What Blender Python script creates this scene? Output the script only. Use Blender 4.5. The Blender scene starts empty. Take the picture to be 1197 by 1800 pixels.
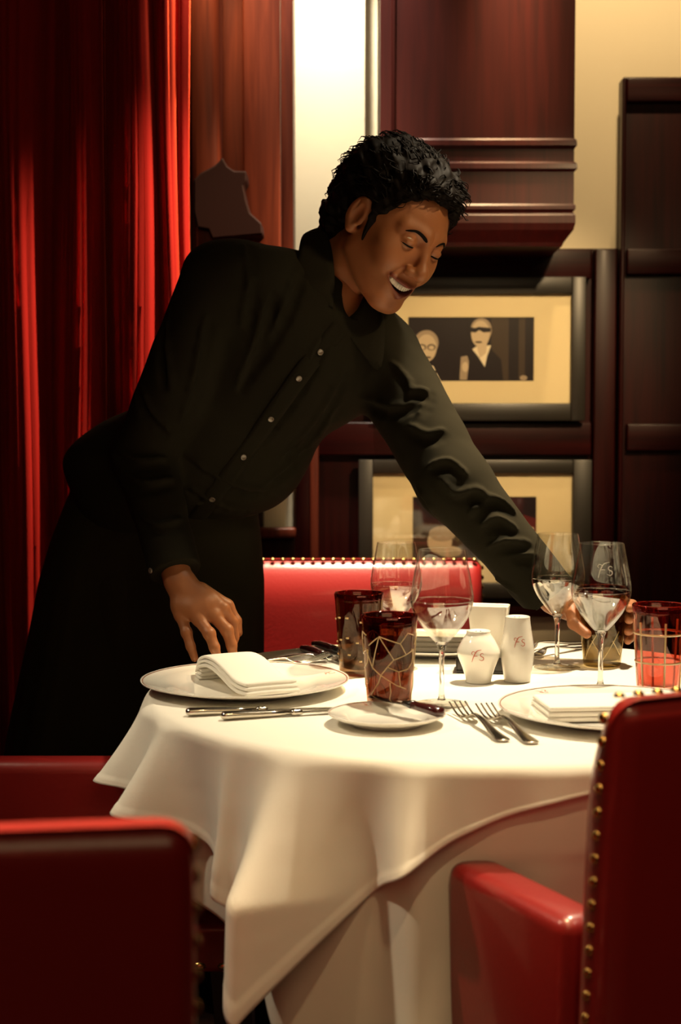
import bpy, bmesh, math, random
import numpy as np
from mathutils import Vector, Matrix, Euler

random.seed(7)
rng = np.random.default_rng(7)
scene = bpy.context.scene
COL = scene.collection
PI = math.pi

# ------------------------------------------------------------------ camera
PITCH = math.radians(3.2)
EYE_Z = 1.136
FPX = 2500.0
cam_data = bpy.data.cameras.new('camera')
cam_data.sensor_fit = 'VERTICAL'
cam_data.sensor_height = 36.0
cam_data.lens = FPX / 1800.0 * 36.0
cam_data.clip_start = 0.05
cam = bpy.data.objects.new('camera', cam_data)
cam.location = (0, 0, EYE_Z)
cam.rotation_euler = (PI / 2 - PITCH, 0, 0)
COL.objects.link(cam)
scene.camera = cam
cam_data.dof.use_dof = True
cam_data.dof.focus_distance = 2.25
cam_data.dof.aperture_fstop = 4.5

# ------------------------------------------------------------------ world, lights, exposure
scene.view_settings.view_transform = 'Standard'
scene.view_settings.look = 'None'
scene.view_settings.gamma = 1.0
scene.view_settings.use_curve_mapping = False
scene.view_settings.exposure = 0.0
world = bpy.data.worlds.new('world')
scene.world = world
world.use_nodes = True
world.node_tree.nodes['Background'].inputs[0].default_value = (1.0, 0.72, 0.42, 1)
world.node_tree.nodes['Background'].inputs[1].default_value = 0.02
scene.cycles.max_bounces = 16
scene.cycles.transparent_max_bounces = 24
scene.cycles.transmission_bounces = 14
scene.cycles.sample_clamp_indirect = 6.0
WARM = (1.0, 0.70, 0.36)


def spot(name, loc, target, power, size=60, blend=0.6, radius=0.04, color=WARM):
    d = bpy.data.lights.new(name, 'SPOT')
    d.energy = power
    d.spot_size = math.radians(size)
    d.spot_blend = blend
    d.shadow_soft_size = radius
    d.color = color
    o = bpy.data.objects.new(name, d)
    o.location = loc
    o.rotation_euler = (Vector(target) - Vector(loc)).to_track_quat('-Z', 'Y').to_euler()
    COL.objects.link(o)
    return o


def area(name, loc, target, power, sx, sy, color=WARM):
    d = bpy.data.lights.new(name, 'AREA')
    d.shape = 'RECTANGLE'
    d.size = sx
    d.size_y = sy
    d.energy = power
    d.color = color
    o = bpy.data.objects.new(name, d)
    o.location = loc
    o.rotation_euler = (Vector(target) - Vector(loc)).to_track_quat('-Z', 'Y').to_euler()
    COL.objects.link(o)
    return o


TABLE_LIGHT = (1.0, 0.82, 0.56)
PALE = (1.0, 0.88, 0.68)
spot('downlight_table', (0.66, 2.42, 2.82), (0.46, 2.10, 0.75), 380, 50, 1.0, 0.05, TABLE_LIGHT)
spot('downlight_place_setting', (-1.35, 1.88, 2.35), (-0.04, 1.90, 0.66), 75, 34, 0.9, 0.05, TABLE_LIGHT)
spot('downlight_back_chair', (0.08, 3.25, 2.82), (0.06, 3.28, 0.84), 1100, 26, 0.8, 0.05, TABLE_LIGHT)
spot('curtain_rim_fill_spot', (0.95, 2.84, 2.70), (-0.85, 3.20, 0.90), 620, 30, 0.9, 0.04)  # added spot, replaces light bounced onto the curtain's fold edges
spot('downlight_left_corner', (-0.280, 3.16, 2.46), (-0.300, 3.3, 2.05), 45, 60, 0.9, 0.02)
spot('downlight_pier', (-0.02, 3.22, 2.82), (-0.03, 3.60, 1.9), 210, 52, 0.8, 0.04, PALE)
spot('downlight_casing', (0.41, 3.22, 2.92), (0.41, 3.44, 2.10), 420, 17, 1.0, 0.04)
spot('downlight_right_wall', (0.68, 3.0, 2.82), (0.72, 3.72, 1.9), 60, 80, 0.9, 0.04)
spot('downlight_pictures', (0.95, 1.55, 2.52), (0.40, 3.68, 1.20), 330, 24, 0.9, 0.05)
spot('sleeve_fill_spot', (1.15, 2.72, 2.75), (0.24, 2.44, 1.08), 520, 17, 0.9, 0.05)  # unseen narrow spot, added for contrast on the left sleeve
spot('face_fill_spot', (1.65, 1.25, 2.70), (0.09, 2.42, 1.45), 105, 10, 0.9, 0.08)  # unseen spot, added only to brighten the man's face
spot('front_cloth_fill_spot', (0.30, 0.35, 2.85), (0.08, 1.66, 0.50), 45, 26, 1.0, 0.06)  # unseen spot, added to brighten the front of both cloths
strip = area('chair_top_fill', (-0.55, 1.50, 2.92), (-0.50, 1.02, 0.88), 18, 1.6, 0.12)  # unseen strip, added for a highlight along the nearest chair's top
strip.data.spread = math.radians(36)
area('room_fill', (0.6, -0.6, 2.75), (0.3, 2.2, 0.8), 14, 2.4, 1.2)  # unseen fill panel behind the camera, added to lift surfaces facing it

# ------------------------------------------------------------------ pixel rays
CP, SP = math.cos(PITCH), math.sin(PITCH)


def ray(px, py):
    u = (px - 598.5) / FPX
    v = (900 - py) / FPX
    return np.array([u, CP + v * SP, -SP + v * CP])


def P(px, py, y):
    d = ray(px, py)
    t = y / d[1]
    return np.array([d[0] * t, y, EYE_Z + d[2] * t])


def onz(px, py, z):
    d = ray(px, py)
    t = (z - EYE_Z) / d[2]
    return np.array([d[0] * t, d[1] * t, z])


# ------------------------------------------------------------------ materials
def new_mat(name):
    m = bpy.data.materials.new(name)
    m.use_nodes = True
    return m, m.node_tree.nodes, m.node_tree.links, m.node_tree.nodes['Principled BSDF']


def simple(name, color, rough=0.5, metal=0.0, spec=0.5, coat=0.0, coat_rough=0.1, sheen=0.0, sheen_rough=0.4,
           sheen_tint=None, bump=0.0, bump_scale=200.0, var=0.0, var_scale=6.0, sss=0.0, sss_radius=(0.01, 0.004, 0.002)):
    m, n, l, b = new_mat(name)
    b.inputs['Base Color'].default_value = (*color, 1)
    b.inputs['Roughness'].default_value = rough
    b.inputs['Metallic'].default_value = metal
    b.inputs['Specular IOR Level'].default_value = spec
    b.inputs['Coat Weight'].default_value = coat
    b.inputs['Coat Roughness'].default_value = coat_rough
    b.inputs['Sheen Weight'].default_value = sheen
    b.inputs['Sheen Roughness'].default_value = sheen_rough
    if sheen_tint:
        b.inputs['Sheen Tint'].default_value = (*sheen_tint, 1)
    if sss:
        b.inputs['Subsurface Weight'].default_value = sss
        b.inputs['Subsurface Radius'].default_value = sss_radius
        b.inputs['Subsurface Scale'].default_value = 1.0
    tc = n.new('ShaderNodeTexCoord')
    if bump:
        t = n.new('ShaderNodeTexNoise')
        t.inputs['Scale'].default_value = bump_scale
        t.inputs['Detail'].default_value = 3
        l.new(tc.outputs['Object'], t.inputs['Vector'])
        bp = n.new('ShaderNodeBump')
        bp.inputs['Strength'].default_value = bump
        bp.inputs['Distance'].default_value = 0.002
        l.new(t.outputs['Fac'], bp.inputs['Height'])
        l.new(bp.outputs['Normal'], b.inputs['Normal'])
    if var:
        t = n.new('ShaderNodeTexNoise')
        t.inputs['Scale'].default_value = var_scale
        t.inputs['Detail'].default_value = 4
        l.new(tc.outputs['Object'], t.inputs['Vector'])
        mx = n.new('ShaderNodeMix')
        mx.data_type = 'RGBA'
        mx.inputs['A'].default_value = (*[c * (1 - var) for c in color], 1)
        mx.inputs['B'].default_value = (*[min(1, c * (1 + var)) for c in color], 1)
        l.new(t.outputs['Fac'], mx.inputs['Factor'])
        l.new(mx.outputs['Result'], b.inputs['Base Color'])
    return m


def wood(name, dark, light, rough=0.3, axis=2, coat=0.06):
    m, n, l, b = new_mat(name)
    tc = n.new('ShaderNodeTexCoord')
    mp = n.new('ShaderNodeMapping')
    sc = [38.0, 38.0, 38.0]
    sc[axis] = 2.2
    mp.inputs['Scale'].default_value = sc
    l.new(tc.outputs['Object'], mp.inputs['Vector'])
    t = n.new('ShaderNodeTexNoise')
    t.inputs['Scale'].default_value = 1.6
    t.inputs['Detail'].default_value = 6
    t.inputs['Distortion'].default_value = 0.6
    l.new(mp.outputs['Vector'], t.inputs['Vector'])
    r = n.new('ShaderNodeValToRGB')
    r.color_ramp.elements[0].position = 0.3
    r.color_ramp.elements[0].color = (*dark, 1)
    r.color_ramp.elements[1].position = 0.75
    r.color_ramp.elements[1].color = (*light, 1)
    l.new(t.outputs['Fac'], r.inputs['Fac'])
    l.new(r.outputs['Color'], b.inputs['Base Color'])
    b.inputs['Roughness'].default_value = rough
    b.inputs['Specular IOR Level'].default_value = 0.18
    b.inputs['Coat Weight'].default_value = coat
    b.inputs['Coat Roughness'].default_value = 0.18
    return m


def weave(name, color, rough=0.85, scale=900.0, strength=0.15, sheen=0.15, spec=0.2):
    m, n, l, b = new_mat(name)
    b.inputs['Base Color'].default_value = (*color, 1)
    b.inputs['Roughness'].default_value = rough
    b.inputs['Specular IOR Level'].default_value = spec
    b.inputs['Sheen Weight'].default_value = sheen
    tc = n.new('ShaderNodeTexCoord')
    t = n.new('ShaderNodeTexNoise')
    t.inputs['Scale'].default_value = scale
    t.inputs['Detail'].default_value = 2
    l.new(tc.outputs['Object'], t.inputs['Vector'])
    t2 = n.new('ShaderNodeTexNoise')
    t2.inputs['Scale'].default_value = 28
    t2.inputs['Detail'].default_value = 3
    l.new(tc.outputs['Object'], t2.inputs['Vector'])
    ad = n.new('ShaderNodeMath')
    ad.operation = 'MULTIPLY_ADD'
    ad.inputs[1].default_value = 3.0
    l.new(t2.outputs['Fac'], ad.inputs[0])
    l.new(t.outputs['Fac'], ad.inputs[2])
    bp = n.new('ShaderNodeBump')
    bp.inputs['Strength'].default_value = strength
    bp.inputs['Distance'].default_value = 0.0012
    l.new(ad.outputs[0], bp.inputs['Height'])
    l.new(bp.outputs['Normal'], b.inputs['Normal'])
    return m


def thin_glass(name, tint, refl=(1, 1, 1), boost=1.0):
    """A thin wall of glass: what is not mirrored by Fresnel passes straight through, tinted."""
    m, n, l, b = new_mat(name)
    n.remove(b)
    out = [x for x in n if x.type == 'OUTPUT_MATERIAL'][0]
    tr = n.new('ShaderNodeBsdfTransparent')
    tr.inputs['Color'].default_value = (*tint, 1)
    gl = n.new('ShaderNodeBsdfGlossy')
    gl.inputs['Color'].default_value = (*refl, 1)
    gl.inputs['Roughness'].default_value = 0.02
    lw = n.new('ShaderNodeLayerWeight')
    lw.inputs['Blend'].default_value = 0.5
    pw = n.new('ShaderNodeMath')
    pw.operation = 'POWER'
    pw.inputs[1].default_value = 5.0
    l.new(lw.outputs['Facing'], pw.inputs[0])
    mul = n.new('ShaderNodeMath')
    mul.operation = 'MULTIPLY_ADD'
    mul.inputs[1].default_value = 0.9
    mul.inputs[2].default_value = 0.042 * boost
    mul.use_clamp = True
    l.new(pw.outputs[0], mul.inputs[0])
    mx = n.new('ShaderNodeMixShader')
    l.new(mul.outputs[0], mx.inputs[0])
    l.new(tr.outputs[0], mx.inputs[1])
    l.new(gl.outputs[0], mx.inputs[2])
    l.new(mx.outputs[0], out.inputs[0])
    return m


def solid_glass(name, color, rough=0.0, ior=1.5):
    m, n, l, b = new_mat(name)
    b.inputs['Base Color'].default_value = (*color, 1)
    b.inputs['Roughness'].default_value = rough
    b.inputs['Transmission Weight'].default_value = 1.0
    b.inputs['IOR'].default_value = ior
    return m


def skin_mat():
    m, n, l, b = new_mat('skin')
    at = n.new('ShaderNodeAttribute')
    at.attribute_name = 'tint'
    tc = n.new('ShaderNodeTexCoord')
    t = n.new('ShaderNodeTexNoise')
    t.inputs['Scale'].default_value = 22
    t.inputs['Detail'].default_value = 4
    l.new(tc.outputs['Object'], t.inputs['Vector'])
    mx0 = n.new('ShaderNodeMix')
    mx0.data_type = 'RGBA'
    mx0.inputs['A'].default_value = (0.32, 0.118, 0.044, 1)
    mx0.inputs['B'].default_value = (0.39, 0.152, 0.058, 1)
    l.new(t.outputs['Fac'], mx0.inputs['Factor'])
    mx = n.new('ShaderNodeMix')
    mx.data_type = 'RGBA'
    mx.inputs['B'].default_value = (0.20, 0.045, 0.028, 1)
    l.new(mx0.outputs['Result'], mx.inputs['A'])
    l.new(at.outputs['Fac'], mx.inputs['Factor'])
    l.new(mx.outputs['Result'], b.inputs['Base Color'])
    b.inputs['Roughness'].default_value = 0.5
    b.inputs['Subsurface Weight'].default_value = 0.12
    b.inputs['Subsurface Radius'].default_value = (0.010, 0.004, 0.002)
    b.inputs['Subsurface Scale'].default_value = 1.0
    t2 = n.new('ShaderNodeTexNoise')
    t2.inputs['Scale'].default_value = 420
    l.new(tc.outputs['Object'], t2.inputs['Vector'])
    bp = n.new('ShaderNodeBump')
    bp.inputs['Strength'].default_value = 0.12
    bp.inputs['Distance'].default_value = 0.001
    l.new(t2.outputs['Fac'], bp.inputs['Height'])
    l.new(bp.outputs['Normal'], b.inputs['Normal'])
    return m


M = {}
M['skin'] = skin_mat()
M['hair'] = simple('hair', (0.006, 0.004, 0.003), 0.62, spec=0.09)
M['shirt'] = weave('black_shirt_cotton', (0.0145, 0.013, 0.008), 0.95, 1200, 0.10, 0.0, 0.08)
M['apron'] = weave('black_apron_cotton', (0.020, 0.0175, 0.010), 0.95, 900, 0.12, 0.0, 0.08)
M['button'] = simple('button', (0.16, 0.14, 0.11), 0.15, coat=1.0)
M['leather'] = simple('red_leather', (0.235, 0.010, 0.009), 0.38, coat=0.5, coat_rough=0.12, bump=0.15, bump_scale=160, var=0.12, var_scale=4)
M['brass'] = simple('brass', (0.62, 0.36, 0.12), 0.25, metal=1.0)
M['black_wood'] = simple('black_wood', (0.010, 0.007, 0.006), 0.35)
M['linen'] = weave('white_linen', (0.82, 0.79, 0.71), 0.9, 1100, 0.18, 0.1)
M['linen2'] = weave('white_cotton', (0.74, 0.70, 0.60), 0.9, 1100, 0.18, 0.1)
M['porcelain'] = simple('porcelain', (0.83, 0.80, 0.72), 0.12, coat=0.6, coat_rough=0.03)
M['logo'] = simple('red_print', (0.50, 0.13, 0.08), 0.4)
M['rimline'] = simple('red_brown_line', (0.30, 0.10, 0.06), 0.3)
M['steel'] = simple('stainless_steel', (0.62, 0.58, 0.50), 0.16, metal=1.0)
M['darkhandle'] = simple('dark_wood_handle', (0.05, 0.008, 0.007), 0.2, coat=0.7)
M['blackhandle'] = simple('black_bolster', (0.01, 0.008, 0.007), 0.3, coat=0.5)
M['glass'] = thin_glass('clear_glass', (0.985, 0.985, 0.97), boost=2.2)
M['glass_low'] = thin_glass('clear_glass_base', (0.97, 0.97, 0.95), boost=5.0)
M['stem'] = solid_glass('clear_stem_glass', (1, 1, 0.98))
M['tumbler_brown'] = thin_glass('brown_red_glass', (0.50, 0.31, 0.22), (1, 0.85, 0.7), 1.1)
M['tumbler_dark'] = thin_glass('dark_brown_glass', (0.54, 0.42, 0.32), (1, 0.85, 0.7), 1.1)
M['tumbler_red'] = thin_glass('red_amber_glass', (0.86, 0.52, 0.44), (1, 0.8, 0.7), 1.5)
M['tumbler_olive'] = thin_glass('olive_glass', (0.62, 0.54, 0.36), (1, 0.9, 0.7), 1.4)
M['rubyrim'] = thin_glass('ruby_rim_glass', (0.62, 0.22, 0.22), (1, 0.6, 0.6), 1.6)
M['cut'] = simple('clear_cut_line', (0.62, 0.46, 0.22), 0.12, spec=1.0, coat=1.0)
M['plaster'] = simple('cream_plaster', (0.74, 0.65, 0.47), 0.8, bump=0.1, bump_scale=40)
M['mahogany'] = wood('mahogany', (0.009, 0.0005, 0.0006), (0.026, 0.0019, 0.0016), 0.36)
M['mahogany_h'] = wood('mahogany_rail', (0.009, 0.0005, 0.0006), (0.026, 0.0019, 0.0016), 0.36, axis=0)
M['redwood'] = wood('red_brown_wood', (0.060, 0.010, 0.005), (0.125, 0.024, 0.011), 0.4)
M['velvet'] = simple('red_velvet', (0.22, 0.008, 0.008), 0.9, spec=0.1, sheen=0.9, sheen_rough=0.3, sheen_tint=(1.0, 0.12, 0.06), bump=0.3, bump_scale=260)
M['frame'] = simple('black_frame', (0.014, 0.011, 0.008), 0.4)
M['mat'] = simple('cream_mat_board', (0.74, 0.62, 0.38), 0.8)
M['ph_dark'] = simple('print_dark', (0.012, 0.006, 0.009), 0.3)
M['ph_mid'] = simple('print_brown', (0.05, 0.032, 0.022), 0.3)
M['ph_skin'] = simple('print_face', (0.58, 0.46, 0.32), 0.3)
M['ph_light'] = simple('print_white', (0.80, 0.70, 0.52), 0.3)
M['ph_hair'] = simple('print_hair', (0.36, 0.28, 0.20), 0.3)
M['ph_red'] = simple('print_red', (0.10, 0.012, 0.014), 0.3)
M['pane'] = thin_glass('picture_glazing', (0.98, 0.98, 0.97))
M['carpet'] = simple('dark_carpet', (0.030, 0.008, 0.007), 0.95, bump=0.4, bump_scale=300)
M['ceiling'] = simple('dark_ceiling', (0.20, 0.15, 0.09), 0.9)
M['eye'] = simple('eye', (0.60, 0.52, 0.42), 0.15, coat=0.6)
M['teeth'] = simple('teeth', (0.80, 0.74, 0.62), 0.2, coat=0.4)
M['mouth'] = simple('mouth_inside', (0.05, 0.012, 0.010), 0.5)
M['caddy'] = simple('black_caddy', (0.012, 0.010, 0.008), 0.4)


# ------------------------------------------------------------------ mesh helpers
def link_mesh(name, verts, faces, mat, parent=None, smooth=True, mats=None, idx=None):
    me = bpy.data.meshes.new(name)
    me.from_pydata([tuple(map(float, v)) for v in verts], [], [tuple(map(int, f)) for f in faces])
    for mm in (mats or [mat]):
        me.materials.append(mm)
    if idx is not None:
        me.polygons.foreach_set('material_index', np.asarray(idx, np.int32))
    if smooth:
        me.polygons.foreach_set('use_smooth', np.ones(len(me.polygons), bool))
    me.update()
    o = bpy.data.objects.new(name, me)
    COL.objects.link(o)
    if parent:
        o.parent = parent
    return o


def link_bm(name, bm, mat, parent=None, smooth=True, sharp=None):
    bmesh.ops.recalc_face_normals(bm, faces=bm.faces)
    me = bpy.data.meshes.new(name)
    bm.to_mesh(me)
    bm.free()
    me.materials.append(mat)
    if smooth:
        me.polygons.foreach_set('use_smooth', np.ones(len(me.polygons), bool))
        if sharp:
            me.set_sharp_from_angle(angle=math.radians(sharp))
    o = bpy.data.objects.new(name, me)
    COL.objects.link(o)
    if parent:
        o.parent = parent
    return o


def tag(o, label, cat, group=None):
    o['label'] = label
    o['category'] = cat
    if group:
        o['group'] = group
    return o


def thing(name, label, cat, loc=(0, 0, 0), rz=0.0, group=None):
    o = bpy.data.objects.new(name, None)
    o.empty_display_size = 0.05
    o.location = tuple(map(float, loc))
    o.rotation_euler = (0, 0, rz)
    COL.objects.link(o)
    return tag(o, label, cat, group)


def struct(o):
    o['kind'] = 'structure'
    return o


def copy_tree(o, parent=None):
    c = o.copy()
    COL.objects.link(c)
    if parent:
        c.parent = parent
    for ch in list(o.children):
        copy_tree(ch, c)
    return c


def bm_box(bm, lo, hi, bev=0.0, seg=3, mtx=None):
    r = bmesh.ops.create_cube(bm, size=1.0)
    vs = r['verts']
    lo = Vector(lo)
    hi = Vector(hi)
    for v in vs:
        v.co = Vector([(lo[i] + hi[i]) / 2 + v.co[i] * (hi[i] - lo[i]) for i in range(3)])
    geom = list({f for v in vs for f in v.link_faces})
    if bev > 0:
        es = list({e for v in vs for e in v.link_edges})
        r = bmesh.ops.bevel(bm, geom=es, offset=bev, segments=seg, profile=0.5, affect='EDGES')
        vs = list({v for f in r['faces'] for v in f.verts} | {v for v in vs if v.is_valid})
    if mtx is not None:
        for v in vs:
            v.co = mtx @ v.co
    return vs


def box(name, lo, hi, mat, parent=None, bev=0.0, seg=3):
    bm = bmesh.new()
    bm_box(bm, lo, hi, bev, seg)
    return link_bm(name, bm, mat, parent, smooth=bev > 0, sharp=40 if bev > 0 else None)


def lathe(prof, n=48, close=False):
    """prof: list of (r, z). Returns verts, faces."""
    vs, fs = [], []
    rings = []
    for r, z in prof:
        if r < 1e-6:
            rings.append([len(vs)])
            vs.append((0, 0, z))
        else:
            ids = []
            for i in range(n):
                a = 2 * PI * i / n
                ids.append(len(vs))
                vs.append((r * math.cos(a), r * math.sin(a), z))
            rings.append(ids)
    for A, B in zip(rings[:-1], rings[1:]):
        if len(A) == 1 and len(B) == 1:
            continue
        for i in range(n):
            j = (i + 1) % n
            if len(A) == 1:
                fs.append((A[0], B[j], B[i]))
            elif len(B) == 1:
                fs.append((A[i], A[j], B[0]))
            else:
                fs.append((A[i], A[j], B[j], B[i]))
    return vs, fs


def smooth_prof(pts, sub=4):
    """Catmull-Rom through (r, z) points."""
    pts = [np.array(p, float) for p in pts]
    out = []
    for i in range(len(pts) - 1):
        p0 = pts[max(0, i - 1)]
        p1, p2 = pts[i], pts[i + 1]
        p3 = pts[min(len(pts) - 1, i + 2)]
        for k in range(sub):
            t = k / sub
            q = 0.5 * ((2 * p1) + (-p0 + p2) * t + (2 * p0 - 5 * p1 + 4 * p2 - p3) * t * t + (-p0 + 3 * p1 - 3 * p2 + p3) * t ** 3)
            out.append(q)
    out.append(pts[-1])
    return out


def catmull(pts, sub=6):
    return np.array(smooth_prof(pts, sub))


def sweep(pts, widths, heights, n=10, up=(0, 0, 1), power=2.0, caps=True):
    """Superellipse section swept along pts; widths / heights are half sizes per point."""
    pts = np.asarray(pts, float)
    N = len(pts)
    widths = np.broadcast_to(np.asarray(widths, float), (N,))
    heights = np.broadcast_to(np.asarray(heights, float), (N,))
    tang = np.gradient(pts, axis=0)
    tang /= np.linalg.norm(tang, axis=1)[:, None] + 1e-12
    vs, fs = [], []
    up = np.array(up, float)
    side_prev = None
    for i in range(N):
        s = np.cross(tang[i], up)
        if np.linalg.norm(s) < 1e-3:
            s = side_prev if side_prev is not None else np.array([1.0, 0, 0])
        s = s / np.linalg.norm(s)
        side_prev = s
        u = np.cross(s, tang[i])
        for k in range(n):
            a = 2 * PI * k / n
            c, q = math.cos(a), math.sin(a)
            ex = 2.0 / power
            vs.append(pts[i] + s * widths[i] * math.copysign(abs(c) ** ex, c) + u * heights[i] * math.copysign(abs(q) ** ex, q))
    for i in range(N - 1):
        for k in range(n):
            j = (k + 1) % n
            fs.append((i * n + k, i * n + j, (i + 1) * n + j, (i + 1) * n + k))
    if caps:
        fs.append(tuple(range(n))[::-1])
        fs.append(tuple((N - 1) * n + k for k in range(n)))
    return vs, fs


def merge(*vf):
    V, F = [], []
    for vs, fs in vf:
        o = len(V)
        V.extend(vs)
        F.extend([tuple(i + o for i in f) for f in fs])
    return V, F


def tube(pts, r, n=6, r_end=None):
    pts = np.asarray(pts, float)
    rr = np.linspace(r, r if r_end is None else r_end, len(pts))
    return sweep(pts, rr, rr, n, up=(0.3, 0.2, 0.93))


# ------------------------------------------------------------------ signed distance modelling
def rc(p, a, b, ra, rb):
    a = np.asarray(a, np.float32)
    b = np.asarray(b, np.float32)
    ab = b - a
    t = np.clip(((p - a) @ ab) / max(1e-12, float(ab @ ab)), 0, 1)
    d = p - a - t[:, None] * ab
    return np.sqrt((d * d).sum(1)) - (ra + (rb - ra) * t)


def ell(p, c, r, R=None):
    q = p - np.asarray(c, np.float32)
    if R is not None:
        q = q @ np.asarray(R, np.float32)
    r = np.asarray(r, np.float32)
    k0 = np.sqrt(((q / r) ** 2).sum(1)) + 1e-9
    k1 = np.sqrt(((q / (r * r)) ** 2).sum(1)) + 1e-9
    return k0 * (k0 - 1) / k1


def sph(p, c, r):
    d = p - np.asarray(c, np.float32)
    return np.sqrt((d * d).sum(1)) - r


def smin(a, b, k):
    h = np.clip(0.5 + 0.5 * (b - a) / k, 0, 1)
    return b * (1 - h) + a * h - k * h * (1 - h)


def smax(a, b, k):
    return -smin(-a, -b, k)


def nets(f, lo, hi, h, B=16):
    """Sparse surface nets: vertices and quads of f = 0 inside the box."""
    lo = np.asarray(lo, np.float64)
    nb = np.maximum(1, np.ceil((np.asarray(hi) - lo) / (h * B)).astype(int))
    g = np.stack(np.meshgrid(*[np.arange(k) for k in nb], indexing='ij'), -1).reshape(-1, 3)
    cen = lo + (g + 0.5) * B * h
    d = np.concatenate([f(c.astype(np.float32)) for c in np.array_split(cen, max(1, len(cen) // 200000 + 1))])
    keep = g[np.abs(d) < B * h * 0.87 * 1.35 + 0.004]
    S = nb * B + 2
    off = np.stack(np.meshgrid(*[np.arange(B + 1)] * 3, indexing='ij'), -1)
    keys, pos, edges = [], [], []
    key = lambda c: (c[..., 0] * S[1] + c[..., 1]) * S[2] + c[..., 2]
    corners = [(i, j, k) for i in (0, 1) for j in (0, 1) for k in (0, 1)]
    pairs = [(a, b) for a in range(8) for b in range(a + 1, 8)
             if sum(abs(corners[a][q] - corners[b][q]) for q in range(3)) == 1]
    for chunk in np.array_split(keep, max(1, len(keep) // 160 + 1)):
        if not len(chunk):
            continue
        gi = chunk[:, None, None, None, :] * B + off
        pts = (lo + gi * h).astype(np.float32).reshape(-1, 3)
        v = f(pts).reshape(len(chunk), B + 1, B + 1, B + 1)
        cv = np.stack([v[:, i:i + B, j:j + B, k:k + B] for i, j, k in corners], -1)
        act = (cv < 0).any(-1) & (cv >= 0).any(-1)
        w = np.argwhere(act)
        if not len(w):
            continue
        c = cv[act]
        acc = np.zeros((len(w), 3))
        cnt = np.zeros(len(w))
        for a, b in pairs:
            va, vb = c[:, a], c[:, b]
            x = (va < 0) != (vb < 0)
            t = np.where(x, va / np.where(x, va - vb, 1), 0)
            pa, pb = np.array(corners[a]), np.array(corners[b])
            acc += np.where(x[:, None], pa + t[:, None] * (pb - pa), 0)
            cnt += x
        cell = chunk[w[:, 0]] * B + w[:, 1:]
        keys.append(key(cell))
        pos.append(lo + (cell + acc / cnt[:, None]) * h)
        for ax in range(3):
            s0 = v[:, :B, :B, :B]
            sl = [slice(0, B)] * 3
            sl[ax] = slice(1, B + 1)
            s1 = v[:, sl[0], sl[1], sl[2]]
            e = np.argwhere((s0 < 0) != (s1 < 0))
            if len(e):
                flip = s0[tuple(e.T)] < 0
                edges.append((ax, chunk[e[:, 0]] * B + e[:, 1:], flip))
    keys = np.concatenate(keys)
    pos = np.concatenate(pos)
    o = np.argsort(keys)
    keys, pos = keys[o], pos[o]
    quads = []
    for ax, e, flip in edges:
        b, c = (ax + 1) % 3, (ax + 2) % 3
        ub = np.zeros(3, int)
        ub[b] = 1
        uc = np.zeros(3, int)
        uc[c] = 1
        q = [e - ub - uc, e - uc, e, e - ub]
        ok = np.ones(len(e), bool)
        ids = []
        for cc in q:
            k = key(cc)
            i = np.clip(np.searchsorted(keys, k), 0, len(keys) - 1)
            ok &= (keys[i] == k) & (cc >= 0).all(1)
            ids.append(i)
        ids = np.stack(ids, 1)
        ids[~flip] = ids[~flip][:, ::-1]
        quads.append(ids[ok])
    return pos, np.concatenate(quads)


def np_mesh(name, V, Q, mat, parent=None, attr=None):
    me = bpy.data.meshes.new(name)
    me.vertices.add(len(V))
    me.vertices.foreach_set('co', np.asarray(V, np.float32).ravel())
    me.loops.add(Q.size)
    me.loops.foreach_set('vertex_index', Q.astype(np.int32).ravel())
    me.polygons.add(len(Q))
    me.polygons.foreach_set('loop_start', np.arange(0, Q.size, 4, dtype=np.int32))
    me.polygons.foreach_set('loop_total', np.full(len(Q), 4, np.int32))
    me.update(calc_edges=True)
    me.validate()
    me.polygons.foreach_set('use_smooth', np.ones(len(me.polygons), bool))
    me.materials.append(mat)
    if attr is not None:
        a = me.attributes.new('tint', 'FLOAT', 'POINT')
        a.data.foreach_set('value', np.asarray(attr, np.float32))
    o = bpy.data.objects.new(name, me)
    COL.objects.link(o)
    if parent:
        o.parent = parent
    return o


def snoise(p, s, seed=0):
    """Cheap smooth noise in -1..1 from warped sines."""
    a = p * s
    x, y, z = a[:, 0] + seed * 1.7, a[:, 1] - seed * 2.3, a[:, 2] + seed * 0.9
    return (np.sin(x + 1.3 * np.sin(y * 0.9 + z)) + np.sin(1.1 * y + 1.2 * np.sin(z * 0.8 + x * 0.7))
            + np.sin(1.2 * z + 1.1 * np.sin(x * 1.1 - y * 0.6))) / 3.0

# ================================================================== the setting
WALL_Y = 3.72


def px_box(name, x0, x1, y0, y1, yf, yb, mat, parent=None, bev=0.004, z0=None, z1=None):
    """A board whose front face at depth yf spans the given part of the photograph."""
    a, b = P(x0, y1, yf), P(x1, y0, yf)
    return box(name, (a[0], yf, a[2] if z0 is None else z0), (b[0], yb, b[2] if z1 is None else z1), mat, parent, bev)


struct(box('floor', (-1.6, -1.3, -0.05), (1.9, 3.85, 0), M['carpet']))
struct(box('ceiling', (-1.6, -1.3, 2.95), (1.9, 3.85, 3.0), M['ceiling']))
struct(box('wall_back', (-1.6, WALL_Y, 0), (1.9, WALL_Y + 0.1, 2.95), M['plaster']))
struct(box('wall_left', (-1.6, -1.3, 0), (-1.5, WALL_Y, 2.95), M['mahogany']))
struct(box('wall_right', (1.8, -1.3, 0), (1.9, WALL_Y, 2.95), M['mahogany']))
struct(box('wall_front', (-1.5, -1.3, 0), (1.8, -1.2, 2.95), M['mahogany']))

# bright plaster pier left of the hanging casing
struct(px_box('trim_1', 512, 642, 0, 470, 3.60, WALL_Y, M['plaster'], bev=0.003, z0=1.45, z1=2.95))

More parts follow.
